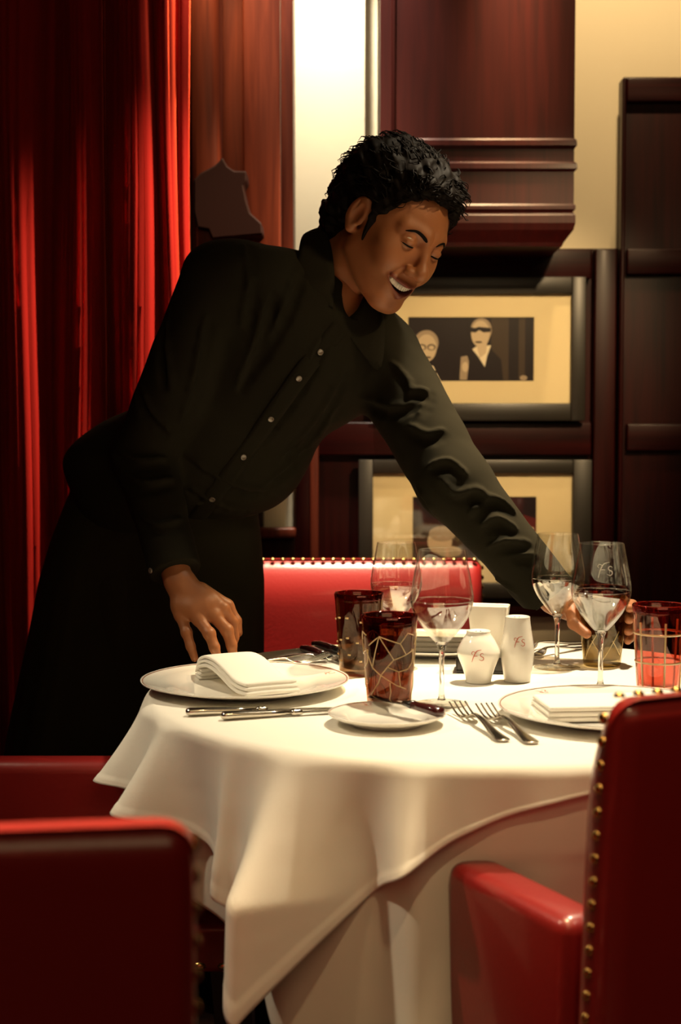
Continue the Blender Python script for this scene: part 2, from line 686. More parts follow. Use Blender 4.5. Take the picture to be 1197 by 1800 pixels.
# panelling under the cream wall, with the framed photographs
pan = struct(px_box('trim_2', 520, 1085, 437, 1085, 3.70, WALL_Y, M['mahogany'], bev=0))
for (a, b, c, d, nm) in ((520, 545, 437, 1085, 'stile'), (545, 560, 780, 1085, 'stile'), (1040, 1085, 437, 1085, 'stile')):
    px_box(nm, a, b, c, d, 3.665, 3.70, M['redwood'] if a == 545 else M['mahogany'], pan, 0.004)  # lighter wood on the narrow strip paints in the stile's highlight
for (c, d) in ((437, 490), (742, 800), (1050, 1085)):
    px_box('rail', 545, 1040, c, d, 3.67, 3.70, M['mahogany_h'], pan, 0.004)
# taller dark panelling on the right
pan2 = struct(px_box('trim_3', 1085, 1420, 135, 1110, 3.66, WALL_Y, M['mahogany'], bev=0.003, z0=0))
for (a, b, c, d) in ((1084, 1102, 136, 1110), (1300, 1330, 136, 1110)):
    px_box('stile', a, b, c, d, 3.635, 3.66, M['mahogany'], pan2, 0.004)
for (c, d) in ((136, 178), (437, 482), (745, 792), (1070, 1110)):
    px_box('rail', 1102, 1300, c, d, 3.638, 3.66, M['mahogany_h'], pan2, 0.004)
# wainscot and post beside the man's waist
w4 = struct(px_box('trim_4', 385, 520, 932, 1500, 3.66, WALL_Y, M['mahogany'], bev=0.003, z0=0))
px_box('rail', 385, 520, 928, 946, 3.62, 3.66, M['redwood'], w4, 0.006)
struct(px_box('trim_5', 450, 462, 600, 928, 3.66, 3.70, M['frame'], bev=0.002))

# hanging casing with mouldings, upper centre
yf, yb = 3.44, WALL_Y
levels = [(0, 0), (243, 0), (247, .005), (256, .006), (262, 0), (284, 0), (288, .006), (297, .007), (302, 0), (358, 0), (362, .004),
          (368, .004), (372, -.002), (379, .004), (392, .004), (404, .000), (414, -.010), (424, -.020), (431, -.024)]
xl, xr = P(668, 300, yf)[0], P(1009, 300, yf)[0]
vs, fs = [], []
for k, (py, e) in enumerate(levels):
    z = 2.95 if k == 0 else P(800, py, yf)[2]
    vs += [(xl - e, yf - e, z), (xr + e, yf - e, z), (xr + e, yb, z), (xl - e, yb, z)]
for k in range(len(levels) - 1):
    for i in range(4):
        j = (i + 1) % 4
        fs.append((4 * k + j, 4 * k + i, 4 * k + 4 + i, 4 * k + 4 + j))
fs.append(tuple(4 * (len(levels) - 1) + i for i in range(4)))
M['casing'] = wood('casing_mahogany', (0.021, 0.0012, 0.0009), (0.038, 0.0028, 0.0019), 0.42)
cas = link_mesh('trim_6', vs, fs, M['casing'], smooth=False)
struct(cas)
bead = px_box('bead', 688, 696, 0, 246, yf - 0.006, yf, M['casing'], cas, 0.003, z1=2.94)

# wooden casing at the right end of the curtain
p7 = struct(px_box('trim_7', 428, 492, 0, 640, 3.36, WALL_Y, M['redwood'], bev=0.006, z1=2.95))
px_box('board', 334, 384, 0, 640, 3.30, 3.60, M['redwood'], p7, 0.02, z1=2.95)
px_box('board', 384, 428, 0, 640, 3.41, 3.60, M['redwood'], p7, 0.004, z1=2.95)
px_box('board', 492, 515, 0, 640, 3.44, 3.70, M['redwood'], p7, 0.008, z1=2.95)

# dark cut-out shape standing in for a shadow on that casing
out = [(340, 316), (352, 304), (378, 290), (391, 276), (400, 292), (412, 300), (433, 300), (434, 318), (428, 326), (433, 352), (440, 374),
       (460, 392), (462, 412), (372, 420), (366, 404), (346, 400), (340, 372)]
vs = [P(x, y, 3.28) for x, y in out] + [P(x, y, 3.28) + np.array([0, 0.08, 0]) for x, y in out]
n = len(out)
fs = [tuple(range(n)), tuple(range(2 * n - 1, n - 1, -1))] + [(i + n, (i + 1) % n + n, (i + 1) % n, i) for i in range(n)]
M['shadow_shape'] = simple('shadow_tone', (0.010, 0.0015, 0.0015), 0.7, spec=0.1)
wb = link_mesh('casing_shadow', vs, fs, M['shadow_shape'], smooth=False)
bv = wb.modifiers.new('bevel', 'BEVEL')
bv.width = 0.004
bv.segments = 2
tag(wb, 'dark red carved wooden bracket on the casing above the man\'s right shoulder', 'shadow_shape')

# velvet curtain
lobes = [(-700, -560, 1.0), (-560, -440, .9), (-440, -330, 1.0), (-330, -215, .9), (-215, -105, 1.0), (-105, -12, .9), (-12, 93, 1.0), (103, 187, 1.0),
         (190, 278, 0.95), (284, 317, 0.6), (320, 338, 0.15)]
yc = 3.22
vs, fs = [], []
cols = []
for a, b, am in lobes:
    for s in np.linspace(0, 1, 25):
        sk = s ** 1.5
        cols.append((a + (b - a) * s, am * math.sin(PI * sk) ** 0.68 if 0 < s < 1 else 0.0))
zs = np.linspace(0.01, 2.9, 34)
for z in zs:
    for k, (px, am) in enumerate(cols):
        sway = 0.010 * math.sin(2.1 * z + px * 0.02) + 0.006 * math.sin(4.3 * z + px * 0.05)
        x = (px - 598.5) / FPX * yc + sway * 0.6
        vs.append((x, yc - 0.085 * am * (1.0 + 0.10 * math.sin(1.7 * z + px)) + 0.01 * math.sin(2 * z + px * .03), z))
nc = len(cols)
for j in range(len(zs) - 1):
    for i in range(nc - 1):
        fs.append((j * nc + i, j * nc + i + 1, (j + 1) * nc + i + 1, (j + 1) * nc + i))
cur = link_mesh('curtain', vs, fs, M['velvet'])
so = cur.modifiers.new('thickness', 'SOLIDIFY')
so.thickness = 0.004
so.offset = 1
tag(cur, 'floor length red velvet curtain hanging in deep folds at left', 'curtain')


# framed photographs
def disc(cx, cz, rx, rz, n=20, rot=0.0):
    return [(cx + rx * math.cos(2 * PI * i / n) * math.cos(rot) - rz * math.sin(2 * PI * i / n) * math.sin(rot),
             cz + rx * math.cos(2 * PI * i / n) * math.sin(rot) + rz * math.sin(2 * PI * i / n) * math.cos(rot)) for i in range(n)]


def framed(outer, mat_r, photo, polys, label):
    """outer / mat / photo: pixel rectangles x0, x1, y0, y1 on the wall; polys: (material, outline in 0..1 of the photo)."""
    y = 3.665
    ctr = P((outer[0] + outer[1]) / 2, outer[3], y)
    t = thing('framed_photograph', label, 'picture', (ctr[0], y, ctr[2]), 0, 'black framed photographs on the panelling')
    a, b = P(outer[0], outer[3], y) - ctr, P(outer[1], outer[2], y) - ctr
    c, d = P(mat_r[0], mat_r[3], y) - ctr, P(mat_r[1], mat_r[2], y) - ctr
    bm = bmesh.new()
    for lo, hi in (((a[0], -.025, a[2]), (c[0], .004, b[2])), ((d[0], -.025, a[2]), (b[0], .004, b[2])),
                   ((c[0], -.025, a[2]), (d[0], .004, c[2])), ((c[0], -.025, d[2]), (d[0], .004, b[2]))):
        bm_box(bm, lo, hi, 0.003, 2)
    link_bm('frame', bm, M['frame'], t, sharp=40)
    e, f = P(photo[0], photo[3], y) - ctr, P(photo[1], photo[2], y) - ctr
    bm = bmesh.new()
    for lo, hi in (((c[0], -.010, c[2]), (e[0], -.007, d[2])), ((f[0], -.010, c[2]), (d[0], -.007, d[2])),
                   ((e[0], -.010, c[2]), (f[0], -.007, e[2])), ((e[0], -.010, f[2]), (f[0], -.007, d[2]))):
        bm_box(bm, lo, hi)
    link_bm('mat_board', bm, M['mat'], t, smooth=False)
    names = ['ph_dark', 'ph_mid', 'ph_skin', 'ph_light', 'ph_hair', 'ph_red']
    vs = [(e[0], -.0065, e[2]), (f[0], -.0065, e[2]), (f[0], -.0065, f[2]), (e[0], -.0065, f[2])]
    fs, idx = [(0, 1, 2, 3)], [0]
    for k, (mn, pl) in enumerate(polys):
        o = len(vs)
        for (u, v) in pl:
            u, v = min(max(u, 0), 1), min(max(v, 0), 1)
            vs.append((e[0] + (f[0] - e[0]) * u, -.0066 - 0.00005 * k, e[2] + (f[2] - e[2]) * v))
        fs.append(tuple(range(o, o + len(pl))))
        idx.append(names.index(mn))
    link_mesh('photograph', vs, fs, None, t, smooth=False, mats=[M[q] for q in names], idx=idx)
    box('glazing', (c[0], -.013, c[2]), (d[0], -.0115, d[2]), M['pane'], t)
    return t


A = 110 / 221.0
figs = [('ph_mid', [(.66, 0), (.80, 0), (.80, 1), (.66, 1)]), ('ph_mid', [(.88, 0), (.93, 0), (.93, 1), (.88, 1)]),
        # seated man, glasses and bow tie
        ('ph_dark', [(.02, 0), (.28, 0), (.27, .12), (.20, .24), (.10, .24), (.03, .12)]),
        ('ph_light', [(.12, .24), (.20, .24), (.26, 0), (.17, 0)]),
        ('ph_hair', disc(.145, .60, .098, .20)), ('ph_skin', disc(.147, .52, .080, .215)),
        ('ph_dark', disc(.11, .53, .034, .05)), ('ph_dark', disc(.185, .53, .034, .05)),
        ('ph_skin', disc(.11, .525, .024, .035)), ('ph_skin', disc(.185, .525, .024, .035)),
        ('ph_mid', disc(.15, .37, .035, .018)), ('ph_dark', [(.15, .10), (.195, .15), (.24, .11), (.24, .18), (.195, .155), (.15, .20)]),
        # standing man, dark glasses and open collar
        ('ph_dark', [(.42, 0), (.76, 0), (.74, .34), (.66, .50), (.52, .52), (.45, .40)]),
        ('ph_light', [(.54, .54), (.66, .56), (.63, .40), (.61, .22), (.56, .38), (.51, .50)]),
        ('ph_hair', disc(.58, .80, .085, .19)), ('ph_skin', disc(.575, .74, .075, .21)), ('ph_skin', [(.54, .60), (.63, .62), (.62, .44), (.57, .36)]),
        ('ph_dark', [(.485, .85), (.53, .83), (.56, .85), (.66, .83), (.655, .77), (.60, .76), (.565, .80), (.535, .76), (.49, .77)]),
        ('ph_mid', disc(.56, .61, .03, .015)),
        ('ph_hair', [(.41, .02), (.47, .02), (.485, .30), (.47, .40), (.42, .38)]), ('ph_skin', disc(.455, .22, .025, .08)),
        ('ph_hair', disc(.92, .05, .03, .04))]
framed((655, 1028, 488, 740), (678, 1003, 518, 709), (717, 938, 558, 670), figs,
       'framed photograph of two men in dark suits, hanging above the other picture')
figs2 = [('ph_mid', [(0, 0), (.5, 0), (.3, .55), (.1, .6), (0, .5)]), ('ph_skin', disc(.22, .30, .10, .20)), ('ph_hair', disc(.24, .42, .11, .12)),
         ('ph_skin', disc(.30, .14, .10, .09)), ('ph_mid', [(.62, .2), (.76, .2), (.76, 1), (.62, 1)]),
         ('ph_red', [(.78, .25), (1, .2), (1, .66), (.9, .72), (.8, .62)]), ('ph_light', [(.82, .50), (.98, .47), (.98, .52), (.82, .55)]),
         ('ph_light', [(.86, .58), (.90, .46), (.92, .46), (.88, .58)]), ('ph_skin', disc(.62, .3, .07, .14))]
framed((630, 1038, 808, 1050), (655, 1005, 832, 1023), (725, 942, 873, 985), figs2,
       'framed photograph partly hidden by the man\'s outstretched left sleeve')


# ================================================================== table and cloths
TC = np.array([0.21, 2.12])
TR = 0.485
tab = thing('dining_table', 'round dining table hidden under two white tablecloths', 'table', (TC[0], TC[1], 0))
V, F = lathe([(0, .715), (TR - .01, .715), (TR, .722), (TR, .738), (TR - .006, .745), (0, .745)], 96)
link_mesh('tabletop', V, F, M['black_wood'], tab, smooth=False)
V, F = lathe(smooth_prof([(.05, .06), (.035, .12), (.03, .3), (.035, .6), (.09, .714)], 5), 32)
link_mesh('pedestal', V, F, M['black_wood'], tab)
V, F = lathe([(0, 0.001), (.21, 0.001), (.21, .018), (.06, .055), (.05, .06), (0, .06)], 48)
link_mesh('base', V, F, M['black_wood'], tab, smooth=False)


def gauss(phi, c, w):
    d = (phi - c + 180) % 360 - 180
    return np.exp(-(d / w) ** 2)


OVER = [(-167, 7, .088), (-152, 4.2, .085), (-141, 4.0, -.014), (-134, 1.8, .018), (-123, 4.5, .085), (-117, 4.5, .030), (-111, 3, -.012), (-104, 3.2, .062), (-96, 4, .012), (-86, 5, .030), (-70, 7, .03), (-50, 7, .03),
        (-31, 9, .055), (-8, 6, .03), (14, 6, .035), (38, 8, .03), (59, 8, .055), (84, 7, .03), (106, 6, .035), (128, 7, .03), (149, 9, .055)]


def cloth(name, z0, R, side, corner, mat, mode):
    """A square cloth draped over the round top: polar grid, arc over the edge, then folds that open as it falls."""
    NA = 900
    phi = np.arange(NA) * 360.0 / NA - 180
    # distance from the table's centre to the cloth's edge (the cloth may lie off centre)
    h0, h1, h2, h3 = side
    rho = np.full(NA, 9.0)
    for hh, ang in ((h0, corner + 45), (h1, corner - 45), (h2, corner + 225), (h3, corner + 135)):
        cs = np.cos(np.radians(phi - ang))
        rho = np.minimum(rho, np.where(cs > .2, hh / np.maximum(cs, .2), 9.0))
    w = sum(a * gauss(phi, c, wd) for c, wd, a in OVER)
    rows = []
    inner = np.array([0.02, .1, .2, .3, .38, .44, .465, 1.0])
    ca, sa = np.cos(np.radians(phi)), np.sin(np.radians(phi))
    for k, f in enumerate(inner):
        r = np.full(NA, f if f < 1 else R - 0.006)
        zz = z0 + 0.0005 * np.sin(phi * .11 + f * 30) * (f > .2)
        rows.append(np.stack([TC[0] + r * ca, TC[1] + r * sa, np.broadcast_to(zz, NA)], 1))
    b = 0.016
    NS = 44
    for k in range(1, NS + 1):
        s = (rho - (R - 0.006)) * (k / NS)
        s = np.maximum(s, 1e-4)
        th = np.minimum(s / b, PI / 2 * .97)
        ext = np.maximum(s - b * PI / 2 * .97, 0)
        r = R - 0.006 + b * np.sin(th)
        z = z0 - b * (1 - np.cos(th)) - ext * 0.985
        d = z0 - z
        if mode == 'over':
            g = np.clip((d - 0.004) / 0.125, 0, 1.25)
            r = r + w * (g ** 1.15) + 0.05 * np.clip(d - .12, 0, 1)
            # small secondary ripples
            r = r + 0.004 * np.sin(np.radians(phi * 13 + 40 * d)) * np.clip(d / .08, 0, 1)
            r = r + (k >= NS - 3) * 0.0012
        else:
            g = np.clip((d - 0.004) / 0.125, 0, 1.0)
            r = r + 0.30 * w * g - 0.004
            own = (0.022 * np.sin(np.radians(phi * 9 + 25)) + 0.012 * np.sin(np.radians(phi * 17 + 80))
                   + .075 * gauss(phi, -101, 5) + 0.05 * gauss(phi, -88, 4) - .03 * gauss(phi, -94, 4) + .045 * gauss(phi, -80, 4) + .035 * gauss(phi, -66, 5))
            r = r + own * np.clip((d - .11) / .30, 0, 1)
            # pushed in where the seat of the right-hand chair stands under the table
            r = r - 0.14 * gauss(phi, -58, 24) * np.clip((d - .10) / .16, 0, 1)
            r = r - 0.12 * gauss(phi, 183, 22) * np.clip((d - .07) / .06, 0, 1)
            # lying short where the left-hand chair stands
            m = np.clip(gauss(phi, 180, 29) * 1.6, 0, 1)
            z = z * (1 - m) + np.maximum(z, z0 - 0.272 - 0.1 * (k / NS) * 0.01) * m
        rows.append(np.stack([TC[0] + r * ca, TC[1] + r * sa, z], 1))
    V = np.concatenate(rows + [np.array([[TC[0], TC[1], z0]])])
    F = []
    for j in range(len(rows) - 1):
        for i in range(NA):
            i2 = (i + 1) % NA
            F.append((j * NA + i, (j + 1) * NA + i, (j + 1) * NA + i2, j * NA + i2))
    c = len(V) - 1
    for i in range(NA):
        F.append((c, i, (i + 1) % NA))
    o = link_mesh(name, V, F, mat)
    so = o.modifiers.new('thickness', 'SOLIDIFY')
    so.thickness = 0.0012
    so.offset = -1
    return o


tag(cloth('under_tablecloth', 0.7485, 0.488, (.73, .715, .73, .73), -110, M['linen2'], 'under'), 'long cream under-cloth hanging below the white square cloth', 'tablecloth')
tag(cloth('square_tablecloth', 0.7525, 0.493, (.524, .605, .605, .524), -118, M['linen'], 'over'), 'white square tablecloth with a corner falling in folds at front', 'tablecloth')
TZ = 0.7530


# ================================================================== chairs
def make_chair(label, group):
    t = thing('dining_chair', label, 'chair', (0, 0, 0), 0, group)
    W = 0.27
    shear = math.tan(math.radians(4.5))

    def rake(v):
        v.co.y -= max(0, v.co.z - 0.42) * shear
    bm = bmesh.new()
    vs = bm_box(bm, (-W, -.262, .20), (W, -.200, .88), 0.024, 5)
    for z in (.70, .74, .77, .795, .815, .83, .843):
        bmesh.ops.bisect_plane(bm, geom=bm.verts[:] + bm.edges[:] + bm.faces[:], plane_co=(0, 0, z), plane_no=(0, 0, 1))
    for v in bm.verts:
        if v.co.y > -.231:
            v.co.y -= 2.8 * max(0, v.co.z - .772) ** 2        # the padding thins towards the top edge
        rake(v)
    back = link_bm('backrest', bm, M['leather'], t, sharp=50)
    for s in (-1, 1):
        bm = bmesh.new()
        a, b = (s * W, s * (W - 0.062)) if s < 0 else (W - 0.062, W)
        bm_box(bm, (min(a, b), -.205, .335), (max(a, b), .030, .64), 0.018, 4)
        link_bm('armrest', bm, M['leather'], t, sharp=50)
    bm = bmesh.new()
    bm_box(bm, (-W + .004, -.20, .335), (W - .004, .120, .405), 0.010, 3)
    link_bm('seat_rail', bm, M['leather'], t, sharp=50)
    bm = bmesh.new()
    bm_box(bm, (-W + .066, -.198, .398), (W - .066, .112, .452), 0.022, 4)
    link_bm('seat', bm, M['leather'], t, sharp=60)
    for sx in (-1, 1):
        for y0 in (-.235, .09):
            V, F = sweep([(sx * .24, y0, .34), (sx * .24, y0 + (0.01 if y0 > 0 else -.02), 0.0)], [.021, .013], [.021, .013], 8, up=(0, 1, 0), power=6)
            link_mesh('leg', V, F, M['black_wood'], t, smooth=False)
    # nailheads: domes with an outward normal, one strip per edge
    def pt(x, y, z, nrm):
        return (np.array([x, y - max(0, z - 0.42) * shear, z]), np.array(nrm, float))
    strips = [[pt(-W + .018 + (.0235 * i), -.231, .88, (0, 0, 1)) for i in range(22)]]
    for s in (-1, 1):
        strips.append([pt(s * W, -.231, z, (s, 0, 0)) for z in np.arange(.225, .865, .0235)])
    rail = [[(np.array([x, .120, .346]), np.array([0, 1., 0])) for x in np.arange(-W + .03, W - .02, .022)]]
    for s in (-1, 1):
        rail.append([(np.array([s * W * (1 if y < .025 else .986), y, .346]), np.array([s, 0, 0.])) for y in np.arange(-.18, .115, .022)])

    def domes(plist, r=.0062):
        V, F = [], []
        for p, nn in plist:
            a = np.array([0, 0, 1.]) if abs(nn[2]) < .9 else np.array([1., 0, 0])
            u = np.cross(nn, a)
            u /= np.linalg.norm(u)
            w_ = np.cross(nn, u)
            o = len(V)
            for (rr, hh) in ((r, -.0005), (r * .8, r * .38), (r * .42, r * .6)):
                for k in range(8):
                    an = 2 * PI * k / 8
                    V.append(p + nn * hh + rr * (u * math.cos(an) + w_ * math.sin(an)))
            V.append(p + nn * r * .68)
            for j in range(2):
                for k in range(8):
                    F.append((o + j * 8 + k, o + j * 8 + (k + 1) % 8, o + j * 8 + 8 + (k + 1) % 8, o + j * 8 + 8 + k))
            for k in range(8):
                F.append((o + 16 + k, o + 16 + (k + 1) % 8, o + 24))
        return V, F
    for pl in strips:
        V, F = domes(pl)
        link_mesh('nailhead_trim', V, F, M['brass'], back)
    for pl in rail:
        V, F = domes(pl)
        link_mesh('nailhead_trim', V, F, M['brass'], t)
    return t


CH = 'red leather dining chairs around the table'
chair = make_chair('red leather chair beyond the table, brightly lit along its top edge', CH)
chair.location = (0.060, 3.04, 0)
chair.rotation_euler = (0, 0, PI)
chair.scale = (1, 1, .955)
shear = math.tan(math.radians(4.5))


def place_chair(corner_local, world, rz, label):
    c = copy_tree(chair)
    c['label'] = label
    c.scale = (1, 1, 1)
    R = Matrix.Rotation(rz, 3, 'Z')
    off = R @ Vector(corner_local)
    c.location = (world[0] - off.x, world[1] - off.y, 0)
    c.rotation_euler = (0, 0, rz)
    return c


top_local = -.262 - (0.88 - 0.42) * shear
place_chair((-.27, top_local, 0), onz(1098, 1236, .88), math.radians(27), 'red leather chair with brass nails up its back edge, front right of table')
near = place_chair((.27, top_local, 0), onz(344, 1452, .88), math.radians(7.5), 'nearest red leather chair, its plain back turned to the viewer')
for ch in near.children:
    if ch.name.startswith('backrest'):
        bpy.data.objects.remove([q for q in ch.children if q.bound_box[0][2] > .8][0])
c = copy_tree(chair)
far = [q for q in c.children if q.name.startswith('armrest') and q.bound_box[0][0] < 0]
bpy.data.objects.remove(far[0])
c['label'] = 'red leather chair directly in front of the standing man, one arm and seat side showing'
c.scale = (.94, 1.6, 1.03)
c.location = (-.305, 2.290, 0)
c.rotation_euler = (0, 0, -PI / 2)


# ================================================================== tableware
def logo_strokes():
    f1 = catmull([(.02, .0), (.12, .35), (.28, .72), (.45, .92), (.78, 1.0)], 5)
    f2 = catmull([(.08, .62), (.0, .72), (.10, .86), (.30, .80)], 4)
    f3 = catmull([(.17, .48), (.34, .52), (.48, .50)], 4)
    s = catmull([(.98, .66), (.84, .74), (.70, .64), (.76, .50), (.94, .40), (.95, .22), (.78, .14), (.60, .24)], 4)
    return [(f1, .040), (f2, .028), (f3, .032), (s, .036)]


def ribbons(strokes, size, mapper):
    """Flat strokes of a mark mapped onto a surface by mapper(u, v)."""
    V, F = [], []
    for pts, wd in strokes:
        pts = np.asarray(pts)
        tg = np.gradient(pts, axis=0)
        tg /= np.linalg.norm(tg, axis=1)[:, None]
        nr = np.stack([-tg[:, 1], tg[:, 0]], 1)
        o = len(V)
        n = len(pts)
        for i in range(n):
            ww = wd * (0.35 + 0.65 * math.sin(PI * (i + .6) / (n + .4)))
            for s in (-1, 1):
                q = (pts[i] + nr[i] * ww * s - np.array([.5, .5])) * size
                V.append(mapper(q[0], q[1]))
        for i in range(n - 1):
            F.append((o + 2 * i, o + 2 * i + 1, o + 2 * i + 3, o + 2 * i + 2))
    return V, F


def plate(r, loc, label, group, name='dinner_plate', logo_ang=None, logo_size=.016):
    t = thing(name, label, 'plate', loc, 0, group)
    k = r / .155
    h = .017 * (0.75 + 0.25 * k)
    prof = [(0, .004), (.085 * k, .004), (.098 * k, .0055), (.108 * k, .0095), (.13 * k, h * .80), (.1535 * k, h), (.155 * k, h + .001),
            (.1548 * k, h - .0012), (.128 * k, h * .80 - .0045), (.105 * k, .0045), (.098 * k, .0005), (.09 * k, 0), (0, .0005)]
    V, F = lathe(prof, 96)
    link_mesh('dish', V, F, M['porcelain'], t)
    V, F = lathe([(.1515 * k, h + .0001), (.1526 * k, h + .0004), (.1526 * k, h + .0006), (.1515 * k, h + .0003)], 96)
    link_mesh('rim_line', V, F, M['rimline'], t)
    if logo_ang is not None:
        R0 = .139 * k
        ca, sa = math.cos(logo_ang), math.sin(logo_ang)

        def mp(u, v):
            # standing readable from the rim side
            x, y = R0 * ca + (-sa) * u * -1 + ca * v * -1, R0 * sa + ca * u * -1 + sa * v * -1
            rr = math.hypot(x, y)
            zz = h * .80 + (rr - .13 * k) / (.0235 * k) * (h * .20) + .0006
            return (x, y, zz)
        V, F = ribbons(logo_strokes(), logo_size, mp)
        link_mesh('logo', V, F, M['logo'], t, smooth=False)
    return t


PG = 'large white plates laid on the table'
plate(.155, onz(431, 1212, TZ), 'large white plate under the humped napkin, in front of the man\'s hand', PG, logo_ang=math.radians(25))
plate(.155, onz(1079, 1262, TZ), 'large white plate beside the two front forks, right of table', PG, logo_ang=math.radians(125))
plate(.150, onz(768, 1143, TZ), 'large white plate behind the shakers, at the far side', PG)
plate(.0775, onz(680, 1272, TZ), 'small white side plate with a knife on it, front of table', 'small side plates', 'side_plate', logo_ang=math.radians(110), logo_size=.012)


def napkin_layers(t, pts, half_w, layers, th):
    pts = np.asarray(pts, float)
    for k in range(layers):
        p = pts.copy()
        p[:, 2] += th * (k + .5)
        n = len(p)
        jit = 0.003 * (layers - 1 - k)
        p[0] += (p[0] - p[1]) / np.linalg.norm(p[0] - p[1]) * jit
        V, F = sweep(p, half_w - .0015 * k, th * .52, 20, power=4.5)
        o = link_mesh('fold', V, F, M['linen'], t)


# humped napkin on the left plate
a0 = onz(472, 1213, TZ + .012)
a1 = onz(392, 1182, TZ + .012)
t = thing('napkin', 'white napkin folded into a hump on the left plate', 'napkin', (a0[0], a0[1], TZ + .006), 0, 'folded white napkins')
dv = (a1 - a0)[:2]
L = np.linalg.norm(dv)
ud = dv / L
path = []
for s, z in ((-.012, .002), (.02, .001), (.05, .004), (.09, .013), (.13, .020), (.17, .021), (.196, .016), (.209, .008), (.206, .0), (.190, -.003)):
    f = s / .2 * (L * 1.0)
    path.append((ud[0] * f, ud[1] * f, z))
napkin_layers(t, catmull(path, 4), .043, 3, .0062)
# flat napkin on the right plate
a0 = onz(1079, 1262, TZ)
t = thing('napkin', 'flat folded white napkin on the right-hand plate', 'napkin', (a0[0] + .008, a0[1] - .004, TZ + .0055), math.radians(6), 'folded white napkins')
for k in range(3):
    bm = bmesh.new()
    bm_box(bm, (-.112 + .002 * k, -.045 + .001 * k, .0068 * k), (.112, .052, .0068 * k + .0066), .003, 3)
    link_bm('fold', bm, M['linen'], t, sharp=60)
a0 = onz(768, 1143, TZ)
t = thing('napkin', 'folded white napkin on the far plate behind the shakers', 'napkin', (a0[0], a0[1], TZ + .0055), math.radians(-3), 'folded white napkins')
for k in range(3):
    bm = bmesh.new()
    bm_box(bm, (-.105, -.062 + .001 * k, .0085 * k), (.105, .05, .0085 * k + .0083), .004, 3)
    link_bm('fold', bm, M['linen'], t, sharp=60)


# cutlery -----------------------------------------------------------------
def lay(t, p0, p1):
    """Put a piece whose local +x runs from its handle end to its tip on p0, pointing at p1."""
    d = np.asarray(p1) - np.asarray(p0)
    t.location = tuple(map(float, p0))
    t.rotation_euler = (0, -math.atan2(d[2], math.hypot(d[0], d[1])), math.atan2(d[1], d[0]))
    return t


def table_knife(label, L=.228, style='steel', group=None, name='table_knife'):
    t = thing(name, label, 'knife', (0, 0, 0), 0, group)
    hl = L * .43
    hm = {'steel': M['steel'], 'wood': M['darkhandle']}[style]
    if style == 'steel':
        V, F = sweep([(0, 0, .006), (.002, 0, .006), (.006, 0, .006), (.03, 0, .0058), (hl * .7, 0, .0052), (hl, 0, .0048)],
                     [.002, .0062, .0075, .0072, .0058, .0050], [.002, .0045, .0055, .005, .0042, .0038], 12, power=2.6)
        link_mesh('handle', V, F, hm, t)
        V, F = sweep([(hl - .002, 0, .005), (hl + .003, 0, .005), (hl + .006, 0, .0048), (hl + .010, 0, .005), (hl + .015, 0, .0045)],
                     [.005, .0068, .005, .0064, .0035], [.004, .0052, .004, .005, .0022], 12)
        link_mesh('collar', V, F, M['steel'], t)
    else:
        V, F = sweep([(0, 0, .007), (.003, 0, .007), (.02, 0, .008), (hl * .6, 0, .0075), (hl * .86, 0, .007)],
                     [.004, .0085, .0095, .0085, .0075], [.003, .006, .0065, .006, .0055], 12, power=2.8)
        link_mesh('handle', V, F, hm, t)
        V, F = sweep([(hl * .86, 0, .007), (hl * .92, 0, .007), (hl + .012, 0, .006)], [.0075, .0085, .006], [.0055, .006, .003], 12)
        link_mesh('bolster', V, F, M['blackhandle'], t)
    n = 14
    pts, ws = [], []
    for i in range(n + 1):
        s = i / n
        x = hl + .010 + (L - hl - .010) * s
        half = .0045 + .0050 * math.sin(PI * min(1, s * 1.25) * .5)
        if s > .8:
            half *= math.sqrt(max(.02, 1 - ((s - .8) / .2) ** 2))
        pts.append((x, .002 * math.sin(PI * s), .0042 - .0022 * s))
        ws.append(half)
    V, F = sweep(pts, ws, .0009, 8, power=2.0)
    link_mesh('blade', V, F, M['steel'], t)
    return t


def fork(label, L=.195, group=None):
    t = thing('fork', label, 'fork', (0, 0, 0), 0, group)
    pts = catmull([(0, 0, .003), (.012, 0, .0035), (.045, 0, .006), (.085, 0, .012), (.112, 0, .0135), (.122, 0, .0120)], 5)
    s = np.linspace(0, 1, len(pts))
    wd = np.interp(s, [0, .05, .18, .5, .85, 1], [.004, .0085, .0105, .0055, .0033, .0045])
    V, F = sweep(pts, wd, np.interp(s, [0, .3, 1], [.0012, .0018, .0020]), 10, power=2.4)
    link_mesh('handle', V, F, M['steel'], t)
    pl = catmull([(.119, 0, .0125), (.127, 0, .0085), (.135, 0, .0055), (.145, 0, .0045)], 4)
    VF = [sweep(pl, np.interp(np.linspace(0, 1, len(pl)), [0, .35, .7, 1], [.0040, .0095, .0122, .0125]), .0011, 12, power=3)]
    for k in range(4):
        y = (k - 1.5) * .0073
        tp = catmull([(.143, y, .0045), (.155, y, .0050), (.172, y * 1.02, .0085), (L, y * 1.02, .0155)], 4)
        VF.append(sweep(tp, np.linspace(.0024, .0013, len(tp)), np.linspace(.0012, .0008, len(tp)), 6))
    V, F = merge(*VF)
    link_mesh('tines', V, F, M['steel'], t)
    return t


